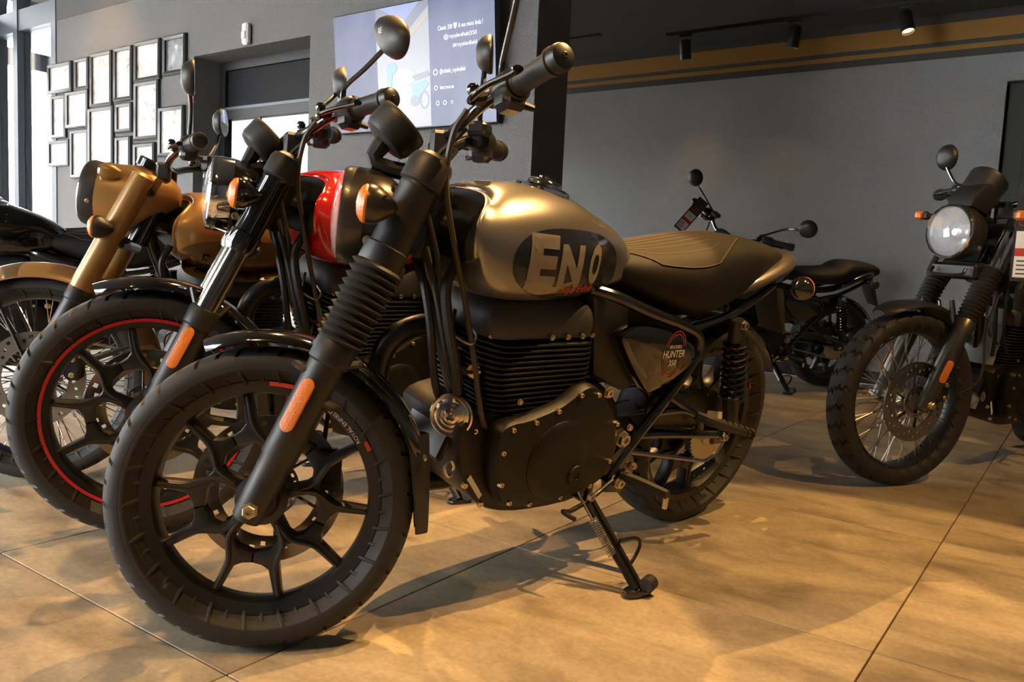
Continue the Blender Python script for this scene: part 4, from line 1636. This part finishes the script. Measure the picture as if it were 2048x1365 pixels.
PX0, PX1 = .345, .735
quad('post_photo', [(PX0, .012), (PX1, .012), (PX1, TH - .006), (PX0, TH - .006)], emis('post_wall', (.34, .33, .39)), -.0012)
quad('post_ceiling', [(PX0, TH - .006), (PX1, TH - .006), (PX1, TH - .035), (PX0 + .21, TH - .165), (PX0, TH - .075)], emis('post_dark', (.14, .15, .24)))
quad('post_sky', [(PX0 + .03, TH - .006), (PX1 - .06, TH - .006), (PX0 + .21, TH - .10)], emis('post_light', (.22, .28, .60)), -.0020)
quad('post_stripe', [(PX0, TH - .10), (PX0 + .21, TH - .19), (PX1, TH - .06), (PX1, TH - .085), (PX0 + .21, TH - .215), (PX0, TH - .125)], emis('post_ochre', (.42, .36, .24)), -.0022)
quad('post_floor', [(PX0, .012), (PX1, .012), (PX1, .11), (PX0, .13)], emis('post_grey', (.34, .32, .40)), -.0018)
# little blue motorcycle in the post
BLU, WHB, GRB = emis('post_blue', (.10, .32, .48)), emis('post_white', (.55, .60, .68)), emis('post_gun', (.13, .14, .22))


def blob(nm, cx, cz, rx, rz, m, y, rot=0., r0=0.):
    n = 28
    pts = []
    for t in np.linspace(0, 2 * PI, n, endpoint=False):
        a, b = rx * math.cos(t), rz * math.sin(t)
        pts.append((cx + a * math.cos(rot) - b * math.sin(rot), cz + a * math.sin(rot) + b * math.cos(rot)))
    if r0:
        inn = [(cx + (a - cx) * r0, cz + (b - cz) * r0) for a, b in pts]
        g = G().add([(a - TW / 2, y, b) for a, b in pts + inn], [(i, (i + 1) % n, n + (i + 1) % n, n + i) for i in range(n)])
        return mk(nm, g, m, scr)
    return quad(nm, pts, m, y)


blob('post_wheel', .425, .150, .040, .060, GRB, -.0024, 0, .72)
blob('post_wheel', .690, .150, .034, .050, GRB, -.0024, 0, .72)
quad('post_fork', [(.415, .17), (.435, .17), (.465, .33), (.420, .34)], BLU, -.0026)
blob('post_tank', .56, .285, .070, .040, WHB, -.0028, -.2)
blob('post_lamp', .455, .335, .040, .030, BLU, -.0027, .2)
blob('post_engine', .55, .185, .058, .052, WHB, -.0025)
blob('post_case', .62, .150, .035, .030, GRB, -.0026)
quad('post_panel', [(.60, .24), (.70, .255), (.725, .23), (.65, .165), (.61, .185)], BLU, -.0028)
quad('post_seat', [(.60, .28), (.72, .30), (.735, .275), (.63, .255)], GRB, -.0030)
TXT = emis('screen_text', (.85, .87, 1.0), 1.8)


def stext(t, x0, z, h, w):
    flat_text('screen_text', t, h, lambda a, b: (x0 + w / 2 - TW / 2 + a, -.0026, z + b), TXT, scr, maxw=w)


stext('Classic 350 \u2665 A sua moto linda !', .80, .505, .022, .30)
stext('@royalenfield350', .84, .455, .020, .22)
stext('#royalenfield', .90, .408, .020, .16)
stext('@orlando_royalenfield', .805, .285, .022, .175)
stext('Inscreva-se', .805, .205, .020, .095)
for cx_, cz_, r_ in ((.775, .285, .016), (.775, .205, .012), (.785, .125, .012), (.835, .125, .012), (.885, .125, .008)):
    blob('screen_icon', cx_, cz_, r_, r_, TXT, -.0026, 0, .7)
tag(tv, 'large flat television on the pillar showing a blue motorcycle post', 'television')

# ceiling slot on the far bay
vs = boxobj('ceiling_vent', (-3.72, 5.80, ZLOW - .010), (-3.42, 5.85, ZLOW - .0002), BLKF)
tag(vs, 'short black slot vent in the ceiling near the pillar', 'vent')
boxobj('vent_lip', (-3.73, 5.795, ZLOW - .004), (-3.41, 5.80, ZLOW - .0002), DARKG, vs)

# ------------------------------------------------------------------ track lights
LBLK = mat('lamp_black', (.014, .014, .014), .4)
BULB = mat('lamp_face_warm', (.9, .7, .4), .3, emit=(1, .62, .26, 6.))


def track(label, p0, p1, z):
    t = boxobj('light_track', (p0[0], p0[1] - .018, z - .022), (p1[0], p1[1] + .018, z - .0003), LBLK)
    g = G().box(((p0[0] + p1[0]) / 2, p0[1], z - .023), (p1[0] - p0[0] - .06, .012, .004))
    mk('track_slot', g, BLKF, t)
    tag(t, label, 'light track')


def spot_lamp(label, p, aim, watts, cone, z, group=None, rad=.020, blend=.12):
    """track spotlight: adapter, stem and a can tilted at its target, real lamp inside the can"""
    p = V(*p)
    root = empty('spotlight', (p[0], p[1], z))
    d = unit(V(*aim) - p)
    mk('adapter', G().box((0, 0, -.036), (.10, .034, .026), .004), LBLK, root)
    mk('stem', G().cyl((0, 0, -.045), (0, 0, p[2] - z), .008, n=8), LBLK, root)
    c = p - V(p[0], p[1], z)
    can = mk('can', G().lathe(c - d * .05, d, [(0, .018), (.004, .040), (.012, .044), (.150, .044), (.150, .040), (.128, .038)], 24, cap=False), LBLK, root)
    mk('lamp_face', G().lathe(c - d * .05, d, [(.127, .0382), (.127, .001)], 24), BULB, can)
    tag(root, label, 'spotlight', group)
    ld = bpy.data.lights.new('spot', 'SPOT')
    ld.energy = watts
    ld.color = WARM
    ld.spot_size = math.radians(cone)
    ld.spot_blend = blend
    ld.shadow_soft_size = rad * .6
    lo = bpy.data.objects.new('lamp_light', ld)
    COL.objects.link(lo)
    lo.parent = root
    lo.matrix_basis = Matrix.Translation(Vector(c + d * .103)) @ Vector((0, 0, -1)).rotation_difference(Vector(d)).to_matrix().to_4x4()


def ceil_pt(px, py, z):
    d = Rc @ V((px - 1024) / FPX, (py - 682.5) / FPX, 1)
    t = (z - CAMH) / d[2]
    return d[0] * t, d[1] * t


ta, tb = ceil_pt(1321, 60, ZLOW), ceil_pt(1890, 4, ZLOW)
ty = (ta[1] + tb[1]) / 2
track('black light track under the far bay ceiling', (ta[0], ty), (tb[0] + .1, ty), ZLOW)
for (px, aim, w, nm) in ((1362, (-2.72, 6.40, .55), 10, 'far bay spotlight pointing straight down at the wall nearest the pillar'), (1592, (-2.25, 6.30, .4), 8, 'far bay spotlight in the middle of the track, tilted towards the pillar'), (1820, (-.45, 5.3, 0), 60, 'far bay spotlight with a glowing face, tilted towards the adventure bike')):
    qx = ceil_pt(px, 60 - (px - 1321) * .098, ZLOW)[0]
    spot_lamp(nm, (qx, ty, ZLOW - .115), aim, w, 62, ZLOW, 'far bay track spotlights', blend=1. if w < 30 else .3)
track('long black light track over the front row of bikes', (-6.8, 2.45), (1.6, 2.45), ZC)
track('second black light track over the aisle before the bikes', (-4.2, -.35), (1.6, -.35), ZC)
for i, (p, a, w, c) in enumerate(SPOTS):
    spot_lamp('ceiling spotlight above the showroom aisle aimed at the front bikes', (p[0], 2.45 if p[1] > 1 else -.35, p[2] + .14), a, w, c, ZC, 'spotlights above the front bikes', blend=.9 if i == 6 else .12)

# ================================================================== MOTORCYCLES
BAR = dict(pts=[(1.062, 0, 1.022), (1.060, .055, 1.022), (1.040, .105, 1.035), (1.000, .165, 1.066), (.955, .240, 1.082), (.906, .355, 1.095)], md=dict(c=(.950, .285, 1.310)))


def front_brake(bk, cx, cz, side, M):
    g = G()
    Rm = np.eye(3)
    c = V(cx - .115, side * .066, cz + .045)
    g.box(c, (.055, .05, .085), .012)
    g.tube([c + V(.02, side * .01, .03), c + V(.05, side * .02, .05), c + V(.07, side * .03, .03)], .012, 8)
    b = mk('brake_caliper', g, BLK, bk.root, M)
    for dz in (-.025, .025):
        bolt(b, c + V(.0, side * .026, dz), (0, side, 0), .008, .006, ZINC)


def roadster(name, pose, label, tankm, stripe, gaiter=True, wheel_r=.293, hl=None, inst=((1.150, 0, 1.048), (-.68, 0, .73)), det=False, front=True, badge=False, text=None, stand=True, barsd=None, spoke='cast', fendm=GLOSS, legm=MATT, seatd=None, **k):
    fk = dict(style='gaiter', low=.345, lowclamp=.505, refl=(.155, .262), lugs=.27, nb=11) if gaiter else dict(style='chrome', low=.315, lowclamp=.485, refl=(.155, .262), lr=.030, sr=.030)
    fk['legm'] = legm
    fk.update(k.pop('forkx', {}))
    bk = bike(name, pose, fork=fk, tankm=tankm, det=det, hl=hl or dict(x=1.257, z=.857, r=.098), bar=barsd or BAR, fendm=fendm, seat=seatd or HUNTER_SEAT, **k)
    R = wheel_r
    if front:
        wheel(bk, 'front_wheel', 1.37, R, R, .110, spoke, bk.MS, stripe=stripe, disc=-1, text=text)
        fork(bk)
        headlight(bk)
        bars(bk)
        instrument(bk, *inst)
        front_brake(bk, 1.37, R, -1, bk.MS)
        for s in (1, -1):
            turn_signal(bk, (1.205, .165 * s, .858), (1, 0, .06), bk.MS, stalk=(1.150, .10 * s, .862))
        fr = R + .034
        fm = fender_arc(bk, 'front_mudguard', 1.37, R, fr, .135, 66, 166, fendm, bk.MS)
        P = []
        for q in np.linspace(0, 1, 10):
            a_ = math.radians(161)
            x_ = 1.37 + fr * math.cos(a_) - .006 - .010 * math.sin(q * PI * .5)
            z_ = R + fr * math.sin(a_) + .03 - .20 * q
            hw = .058 * (1 - .45 * q ** 4)
            P.append([(x_ + .042 * abs(v) ** 2.2 * (1 - .45 * q), hw * v, z_) for v in np.linspace(-1, 1, 9)])
        P = np.array(P)
        gg = G().loft([np.concatenate([r_, (r_ + V(.004, 0, 0))[::-1]]) for r_ in P])
        mk('mud_flap', gg, PLAST, fm)
        for y in (.045, -.045):
            bolt(fm, (1.37 + (fr - .008) * math.cos(math.radians(163)), y * 1.1, R + (fr - .008) * math.sin(math.radians(163))), (-.95, y * 6, .3), .006, .005, STEEL)
        for s in (1, -1):
            mk('mudguard_stay', G().tube([(1.275, .085 * s, .585), (1.285, .066 * s, R + fr - .018)], .008, 8, smooth=False), BLK, fm)
            mk('mudguard_stay', G().tube([(1.225, .085 * s, .56), (1.20, .066 * s, R + (fr - .02) * .88)], .008, 8, smooth=False), BLK, fm)
    wheel(bk, 'rear_wheel', 0, .314, .314, .140, spoke, None, stripe=stripe, disc=-1, sprocket=1, text=[(-28, .2475, 1)] if text else None)
    frame_parts(bk)
    engine(bk)
    rear_parts(bk)
    fuel_tank(bk)
    seat(bk)
    horn(bk, (1.0, .068, .458), (.80, .60, .05))
    # side panels
    sp = [(.575, .625), (.560, .660), (.505, .672), (.402, .658), (.293, .622), (.262, .596), (.262, .560), (.33, .520), (.405, .492), (.45, .500)]
    for s in (1, -1):
        g = G().prism(sp, s * .095, s * .142, .016, sm=3)
        o = mk('side_panel', g, GLOSS, bk.root)
        if s > 0:
            bk.panel = o
    mk('air_box', G().prism([(.66, .735), (.62, .60), (.60, .53), (.47, .48), (.30, .55), (.27, .66), (.45, .72)], -.095, .095, .015), PLAST, bk.root)
    mk('intake_boot', G().tube([(.66, .03, .62), (.60, .03, .61), (.52, .03, .60)], [.03, .036, .04], 14, 3), RUB, bk.root)
    if stand:
        side_stand(bk)
    T = lambda p: st_pt(bk, p)
    cables(bk, [([T((1.035, .155, 1.05)), T((1.058, .14, 1.0)), T((1.06, .11, .90)), (1.035, .075, .74), (.995, .10, .60), (.955, .11, .47), (.92, .10, .43)], .0062, SHEATH),
                ([T((1.03, .10, 1.03)), T((1.10, .07, .93)), (1.085, .05, .78), (1.03, .04, .63), (.93, .03, .60)], .0055, RUB),
                ([T((1.03, -.10, 1.03)), T((1.10, -.06, .92)), (1.09, -.03, .78), (1.03, .0, .66)], .0055, RUB),
                ([T((1.03, -.16, 1.05)), T((1.12, -.12, .90)), T((1.16, -.11, .72)), T((1.25, -.10, .52)), T((1.27, -.075, .36))], .005, RUB),
                ([T((1.08, .02, .98)), T((1.10, .03, .85)), (1.075, .045, .72), (1.0, .06, .52), (.92, .08, .42)], .008, RUB),
                ([(1.09, -.02, .80), (1.07, .03, .66), (1.02, .03, .50), (.95, .04, .42)], .009, RUB)])
    if badge:
        tk, bv = bk.tankobj, bk.tbvh
        decal_disc('tank_badge', bv, .790, .808, .192, .078, DECK, tk, sl=.05, pw=2.5)
        for ch, cx_, h_, w_, z_ in (('E', .902, .098, .082, .818), ('N', .810, .080, .082, .810), ('O', .712, .076, .056, .812)):
            flat_text('badge_letter', ch, h_, lambda a, b, cx_=cx_, z_=z_: project_y(bv, cx_ - a, z_ + b - a * .03, .0026), LETT, tk, cuts=5, maxw=w_, bold=.055)
        # swash under the letters
        Pp = []
        for q in np.linspace(0, 1, 18):
            x_ = .945 - .16 * q
            z_ = .766 - .010 * math.sin(q * PI * 1.4)
            wd = .010 * math.sin(min(1, q * 1.6 + .15) * PI * .5) * (1 - q) ** .6 + .001
            Pp.append([project_y(bv, x_, z_ + wd, .0026), project_y(bv, x_, z_ - wd, .0026)])
        mk('badge_swash', G().grid(Pp), LETT, tk)
        flat_text('maker_lettering', 'Royal Enfield', .017, lambda a, b: project_y(bv, .765 - a, .757 + b, .0030), REDX, tk, cuts=3, maxw=.125, shear=.1, bold=.02)
        pn = bk.panel
        PY = .1432
        for rx, rz in ((.044, .064), (.037, .056)):
            n = 48
            for (t0, t1) in ((.12 * PI, .88 * PI), (1.10 * PI, 1.90 * PI)):
                th = np.linspace(t0, t1, 26)
                g = G().grid([[(.365 - rx * math.cos(t) * k_, PY, .592 + rz * math.sin(t) * k_) for t in th] for k_ in (1, .955)])
                mk('emblem_oval', g, REDX, pn)
        for tx, h_, w_, z_ in (('ROYAL ENFIELD', .0085, .050, .613), ('HUNTER', .0185, .090, .594), ('350', .015, .032, .570)):
            flat_text('emblem_lettering', tx, h_, lambda a, b, z_=z_: (.365 - a, PY + .0004, z_ + b), WHT, pn, maxw=w_, bold=.012)
    settle(bk)
    tag(bk.root, label, 'motorcycle')
    return bk


bikeA = roadster('motorcycle', (-1.0398, 2.3478, -1.787, .2018, -.6435, 1.), 'champagne silver roadster motorcycle with an oval tank badge and rubber fork gaiters',
                 SILV, (REDX, [(90, 113), (148, 153)]), det=True, badge=True, text=[(135, .2105, 1)], tailm=TAILM)

BARB = dict(pts=BAR['pts'], md=dict(c=(.895, .300, 1.245)))
bikeB = roadster('motorcycle', (-1.883, 2.662, -1.713, .218, -.465, 1.075), 'black motorcycle with a glossy red tank and a red stripe round each wheel rim',
                 REDP, (REDT, [(0, 360)]), gaiter=False, wheel_r=.304, hl=dict(x=1.255, z=.862, r=.093, rimm=CHROME, ring=True), headm=GLOSS, barsd=BARB,
                 inst=((1.122, 0, 1.018), (-.68, 0, .73)), instm=MATT, det=True, forkx=dict(covm=GLOSS, legm=MATT, sr=.034))

# --- classic in desert sand: nacelle headlight, deep mudguards, wire wheels
CL_TANK = dict(x=[.50, .55, .62, .72, .82, .92, .99, 1.03, 1.05], w=[.06, .095, .118, .138, .150, .152, .146, .132, .118], zt=[.86, .892, .925, .955, .970, .972, .965, .955, .945], zb=[.78, .75, .735, .725, .722, .725, .735, .755, .775], xf=.92, mid=.42, cap=(.80, None))
CL_SEAT = dict(x=[.06, .09, .16, .26, .36, .46, .53, .57], w=[.09, .125, .145, .150, .135, .105, .08, .06], zt=[.80, .835, .850, .845, .838, .842, .846, .835], zb=[.775, .76, .752, .75, .752, .765, .78, .79])


def classic(name, pose, label, pm, pm2, front=True, sand=True):
    fk = dict(style='shroud', low=.33, lowclamp=.50, lr=.030, sr=.037, covm=pm, legm=MATT)
    bk = bike(name, pose, fork=fk, tankm=pm, tank=CL_TANK, seat=CL_SEAT, axle=(1.39, .331), cap=(1.092, 1.005), A0=(1.39, .331), rake=26, offs=.05, WB=1.39, hl=None, headm=MATT, fendm=pm, tailm=CHROME,
              bar=dict(pts=[(1.04, 0, 1.045), (1.035, .06, 1.045), (1.01, .13, 1.065), (.965, .20, 1.085), (.935, .25, 1.088), (.895, .355, 1.084)], md=dict(c=(.93, .31, 1.275), shape='round' if sand else 'oval', r=.052)))
    if front:
        wheel(bk, 'front_wheel', 1.39, .331, .331, .10, 'spoked', bk.MS, rimm=BLK, disc=1, rr=.272)
        fork(bk)
        bars(bk)
        front_brake(bk, 1.39, .331, 1, bk.MS)
        # nacelle: round lamp housing that runs back into a tapered casquette
        c = V(1.245, 0, .938)
        ax = unit(V(1, 0, .10))
        rings = []
        for t, ry, rz, dz in ((0, .103, .103, 0), (-.03, .105, .106, .0), (-.08, .105, .108, .004), (-.125, .103, .100, .018), (-.175, .085, .078, .034), (-.22, .058, .050, .040), (-.245, .03, .028, .036)):
            cc = c + ax * t + V(0, 0, dz)
            rings.append([cc + V(0, ry * math.cos(q), rz * math.sin(q)) for q in np.linspace(0, 2 * PI, 36, endpoint=False)])
        nc = mk('headlight_nacelle', G().loft(rings, res=3), pm, bk.root, bk.MS, ang=50)
        mk('headlight_rim', G().lathe(c, ax, [(-.004, .1035), (.030, .106), (.042, .102), (.044, .094), (.03, .09)], 40, cap=False), MATT if sand else CHROME, nc)
        mk('lens_ring', G().lathe(c + ax * .040, ax, [(0, .1015), (.006, .098), (.006, .091)], 40, cap=False), CHROME, nc)
        mk('reflector_bowl', G().lathe(c + ax * .04, ax, [(0, .092), (-.02, .08), (-.04, .05), (-.045, .001)], 30, cap=False), LENSM, nc)
        mk('headlight_lens', G().lathe(c + ax * .042, ax, [(0, .092), (.008, .075), (.013, .045), (.015, .001)], 30), bk.lensm, nc)
        mk('dial', G().lathe(c + V(-.155, 0, .112), (-.38, 0, .92), [(-.02, .052), (.004, .054), (.010, .048), (.010, .001)], 30), GLOSS, nc)
        bolt(nc, c + ax * .014 + V(0, .098, -.035), (0, 1, -.3), .006, .005, STEEL, 'screw', False)
        for s in (1, -1):
            mk('pilot_lamp', G().lathe(c + V(-.03, .105 * s, .065), (1, .15 * s, .1), [(-.05, .012), (-.03, .022), (0, .024), (.008, .020), (.012, .001)], 18), pm, nc)
            mk('pilot_lens', G().lathe(c + V(-.022, .106 * s, .066), (1, .15 * s, .1), [(0, .021), (.006, .018), (.010, .001)], 16), CHROME, nc)
            turn_signal(bk, (1.215, .16 * s, .822), (1, 0, .06), bk.MS, bodym=MATT, r=.036, stalk=(1.18, .10 * s, .825))
        fm = fender_arc(bk, 'front_mudguard', 1.39, .331, .372, .150, 28, 205, pm, bk.MS, drop=.045, n=44)
        if sand:
            fender_arc(bk, 'camouflage_patch', 1.39, .331, .3735, .151, 66, 84, pm2, None, drop=.045, n=14, parent=fm, thick=.001)
            fender_arc(bk, 'camouflage_patch', 1.39, .331, .3735, .151, 138, 166, pm2, None, drop=.045, n=14, parent=fm, thick=.001)
        for s in (1, -1):
            mk('mudguard_stay', G().tube([(1.39, .075 * s, .331), (1.53, .075 * s, .62)], .006, 8, smooth=False), BLK, fm)
            mk('mudguard_stay', G().tube([(1.39, .075 * s, .331), (1.10, .075 * s, .46)], .006, 8, smooth=False), BLK, fm)
    wheel(bk, 'rear_wheel', 0, .325, .325, .12, 'spoked', None, disc=-1, sprocket=1, rr=.262)
    frame_parts(bk)
    engine(bk)
    rear_parts(bk)
    fuel_tank(bk)
    if sand:
        bv = bk.tbvh
        decal_disc('tank_patch', bv, .80, .775, .235, .070, pm2, bk.tankobj, pw=3.2, k=8)
        for ch, x_ in (('R', .950), ('E', .895), ('-', .85)):
            flat_text('tank_letter', ch, .045, lambda a, b, x_=x_: project_y(bv, x_ - a, .775 + b, .003), DECK, bk.tankobj, cuts=3)
    seat(bk)
    horn(bk, (1.0, .068, .458), (.85, .5, .05))
    for s in (1, -1):
        mk('tool_box', G().prism([(.56, .63), (.50, .67), (.33, .665), (.26, .62), (.27, .52), (.36, .48), (.48, .50)], s * .08, s * .14, .02, sm=3), pm, bk.root)
    side_stand(bk)
    settle(bk)
    tag(bk.root, label, 'motorcycle')
    return bk


bikeC = classic('motorcycle', (-2.486, 2.615, -1.801, .215, -.582, 1.), 'desert sand motorcycle with a nacelle headlight, deep mudguard and wire wheels', SANDP, SANDD)
bikeD = roadster('motorcycle', (-3.92, 2.45, -1.97, .2, -.3, 1.), 'all black motorcycle beyond the sand one, beside the shop window', GLOSS, None, gaiter=True, tailm=FRAMEM)

# --- black bike standing at the far wall, with a price tag on its lever
F_SEAT = dict(x=[-.24, -.20, -.10, .0, .06, .12, .20, .30, .40, .50, .56], w=[.085, .11, .125, .13, .13, .135, .14, .135, .115, .09, .07], zt=[.87, .895, .905, .908, .898, .862, .850, .845, .840, .838, .825], zb=[.83, .815, .79, .77, .76, .75, .745, .745, .75, .76, .77])
BARF = dict(pts=BAR['pts'], md=dict(c=(.93, .40, 1.245), shape='round', r=.056, bend=(-.02, -.03, .02)))
bikeF = roadster('motorcycle', (-1.575, 6.02, -2.124, .197, .62, 1.), 'black motorcycle with round mirrors standing close to the far grey wall', MATT, None, gaiter=True, barsd=BARF, seatd=F_SEAT, barm=CHROME, leverm=FRAMEM, headm=GLOSS, spoke='cast')

# --- adventure style bike on the right
S_TANK = dict(x=[.52, .58, .66, .76, .86, .96, 1.04, 1.09, 1.11], w=[.07, .10, .125, .145, .155, .155, .145, .13, .12], zt=[.90, .93, .96, .99, 1.01, 1.015, 1.0, .985, .975], zb=[.80, .785, .77, .76, .755, .76, .78, .80, .82], xf=.96, mid=.45, cap=(.85, None))


def adventure(name, pose, label):
    fk = dict(style='gaiter', low=.35, lowclamp=.565, lr=.030, gr=.044, nb=14, sr=.024, covm=CHROME, legm=mat('fork_leg_dark_metal', (.13, .12, .105), .36, .9), capm=BLK, refl=(.09, .18))
    bk = bike(name, pose, fork=fk, tankm=MATT, tank=S_TANK, axle=(1.45, .331), cap=(1.115, 1.035), A0=(1.45, .331), rake=26, offs=.05, WB=1.45, headm=MATT, fendm=PLAST,
              hl=dict(x=1.330, z=.968, r=.102, rimm=MATT, ring=True, tilt=-.02), bar=dict(pts=[(1.09, 0, 1.09), (1.085, .06, 1.09), (1.06, .12, 1.12), (1.02, .20, 1.15), (.99, .28, 1.155), (.95, .395, 1.15)], md=dict(c=(1.0, .335, 1.30), shape='round', r=.055, bend=(.02, .03, -.05))))
    wheel(bk, 'front_wheel', 1.45, .331, .331, .105, 'wire', bk.MS, rimm=BLK, disc=1, rr=.268, tyrem=TYREK, discm=ROTOR)
    fork(bk)
    headlight(bk)
    bars(bk)
    instrument(bk, (1.150, -.01, 1.175), (-.62, .0, .78), .072, .09)
    mk('instrument_cowl', G().prism([(1.215, 1.04), (1.30, 1.065), (1.29, 1.11), (1.245, 1.15), (1.19, 1.16), (1.15, 1.09)], -.055, .055, .01), PLAST, bk.root, bk.MS)
    g = G()
    c = V(1.335, .0, .54)
    front_brake(bk, 1.45, .331, 1, bk.MS)
    for s in (1, -1):
        turn_signal(bk, (1.240, .205 * s, 1.035), (.45, .88 * s, 0), bk.MS, square=True, stalk=(1.20, .09 * s, 1.035), bodym=PLAST)
    fender_arc(bk, 'front_mudguard', 1.45, .331, .374, .135, 62, 143, PLAST, bk.MS, drop=.018)
    for s in (1, -1):
        mk('mudguard_stay', G().tube([(1.325, .085 * s, .60), (1.335, .06 * s, .715)], .010, 8, smooth=False), BLK, bk.root, bk.MS)
    # number bracket under the lamp
    mk('lamp_bracket', G().box((1.260, 0, .825), (.05, .20, .06), .01).tube([(1.30, -.07, .835), (1.315, -.06, .81), (1.315, .06, .81), (1.30, .07, .835)], .006, 8), BLK, bk.root, bk.MS)
    mk('brake_hose', G().tube([(1.10, .11, 1.0), (1.17, .13, .80), (1.24, .145, .62), (1.25, .16, .45), (1.32, .14, .38)], .005, 6), RUB, bk.root, bk.MS)
    wheel(bk, 'rear_wheel', 0, .320, .320, .12, 'wire', None, rimm=BLK, disc=-1, sprocket=1, rr=.255, tyrem=TYREK)
    frame_parts(bk)
    engine(bk)
    rear_parts(bk)
    fuel_tank(bk)
    seat(bk)
    # tank guards and the grey hugger behind the wheel
    for s in (1, -1):
        mk('tank_guard', G().prism([(1.13, .90), (1.18, .80), (1.15, .72), (1.05, .70), (.98, .78), (1.02, .90)], s * .155, s * .18, .01), PLAST, bk.root)
    P = []
    for q in np.linspace(0, 1, 14):
        z_ = .70 - .42 * q
        x_ = 1.02 - .03 * math.sin(q * PI) - .02 * q
        P.append([(x_ - .018 * v * v, .085 * v * (1 - .2 * q), z_) for v in np.linspace(-1, 1, 9)])
    P = np.array(P)
    mk('front_guard', G().loft([np.concatenate([r_, (r_ - V(.006, 0, 0))[::-1]]) for r_ in P]), GREYT, bk.root)
    horn(bk, (1.07, -.17, .66), (1, 0, .05), .036)
    side_stand(bk, (.60, .335, .066))
    cables(bk, [([(1.05, .10, 1.0), (1.08, .10, .80), (1.0, .10, .60), (.9, .1, .5)], .007, RUB)])
    settle(bk)
    tag(bk.root, label, 'motorcycle')
    return bk


bikeE = adventure('motorcycle', (-.182, 4.743, -1.868, .169, -.294, 1.), 'black adventure style motorcycle with block tread tyres, wire wheels and a square orange indicator')


# ------------------------------------------------------------------ price tags hanging from the bars
def price_tag(label, bk, steer_pt, ux, uy, w, h, loop=True):
    """card: origin at the hanging point, ux across, uy down"""
    o = bk.root.matrix_world @ bk.MS @ Vector(steer_pt)
    ux = Vector(ux).normalized()
    uy = (Vector(uy) - ux * Vector(uy).dot(ux)).normalized()
    n = ux.cross(uy)
    root = empty('price_tag', o)
    c3 = lambda a, b, d=0: tuple(ux * a + uy * b + n * d)
    r = w * .5
    prof = [(-r, r)] + [(r * math.cos(t), r - r * math.sin(t)) for t in np.linspace(PI, 0, 15)] + [(r, h), (-r, h)]
    hole = [(r * .52 * math.cos(t), r * .95 - r * .52 * math.sin(t)) for t in np.linspace(0, 2 * PI, 20, endpoint=False)]
    CARD = mat('tag_card_black', (.020, .018, .018), .4)
    g = G()
    if loop:
        n_ = 24
        th = np.linspace(0, 2 * PI, n_, endpoint=False)
        ou = [(r * math.cos(t), r - r * math.sin(t)) for t in th]
        inn = [(r * .5 * math.cos(t), r - r * .5 * math.sin(t)) for t in th]
        for d in (-.0008, .0008):
            g.add([c3(a, b, d) for a, b in ou + inn], [(i, (i + 1) % n_, n_ + (i + 1) % n_, n_ + i) for i in range(n_)])
        g.prism([(-r, r * 1.45), (r, r * 1.45), (r, h), (-r, h)], -.0008, .0008, fn=c3)
    else:
        g.prism([(-r, 0), (r, 0), (r, h), (-r, h)], -.0008, .0008, fn=c3)
    mk('card', g, CARD, root)
    z0 = h * .50 if loop else h * .45
    for sd in (-1, 1):
        d = .0012 * sd
        quad_ = lambda nm, a0, a1, b0, b1, m, dd=d: mk(nm, G().add([c3(a0, b0, dd), c3(a1, b0, dd), c3(a1, b1, dd), c3(a0, b1, dd)], [(0, 1, 2, 3)]), m, root)
        quad_('paper_label', -r * .82, r * .82, z0, h * .96, WHT)
        quad_('red_band', -r * .82, r * .82, z0 + (h - z0) * .34, z0 + (h - z0) * .50, REDX, d * 1.2)
        for tx, b_, hh, ww, m in (('ROYAL', z0 - h * .17, h * .055, w * .55, REDX), ('ENFIELD', z0 - h * .08, h * .055, w * .7, REDX), ('R$', z0 + (h - z0) * .16, h * .05, w * .2, DECK)):
            flat_text('tag_lettering', tx, hh, lambda a, b, b_=b_, sd=sd, d=d: c3(a * sd * TAGS[0], b_ - b, d * 1.4), m, root, maxw=ww)
        for i in range(5):
            y_ = z0 + (h - z0) * (.58 + .085 * i)
            quad_('print_line', -r * .62, r * (.1 + .1 * (i % 3)), y_, y_ + h * .014, GSTR, d * 1.3)
    tag(root, label, 'price tag')
    return root


TAGS = [1]
viewer = Vector((0, 0, CAMH))
pe = bikeE.root.matrix_world @ bikeE.MS @ Vector((1.03, .27, 1.13))
to_cam = (viewer - pe).normalized()
ux_ = Vector((0, 0, -1)).cross(to_cam).normalized() * -1
price_tag('black price tag with a hole, hanging from the adventure bike handlebar', bikeE, (1.185, .195, 1.165), (ux_.x, ux_.y, 0), (0, 0, -1), .085, .36)
uy_ = cxv * -.66 - cuv * .75
ux_ = cxv * .75 - cuv * .66
price_tag('small red and white price tag on the lever of the far wall bike', bikeF, (1.045, -.245, 1.165), tuple(ux_), tuple(uy_), .075, .25, loop=False)
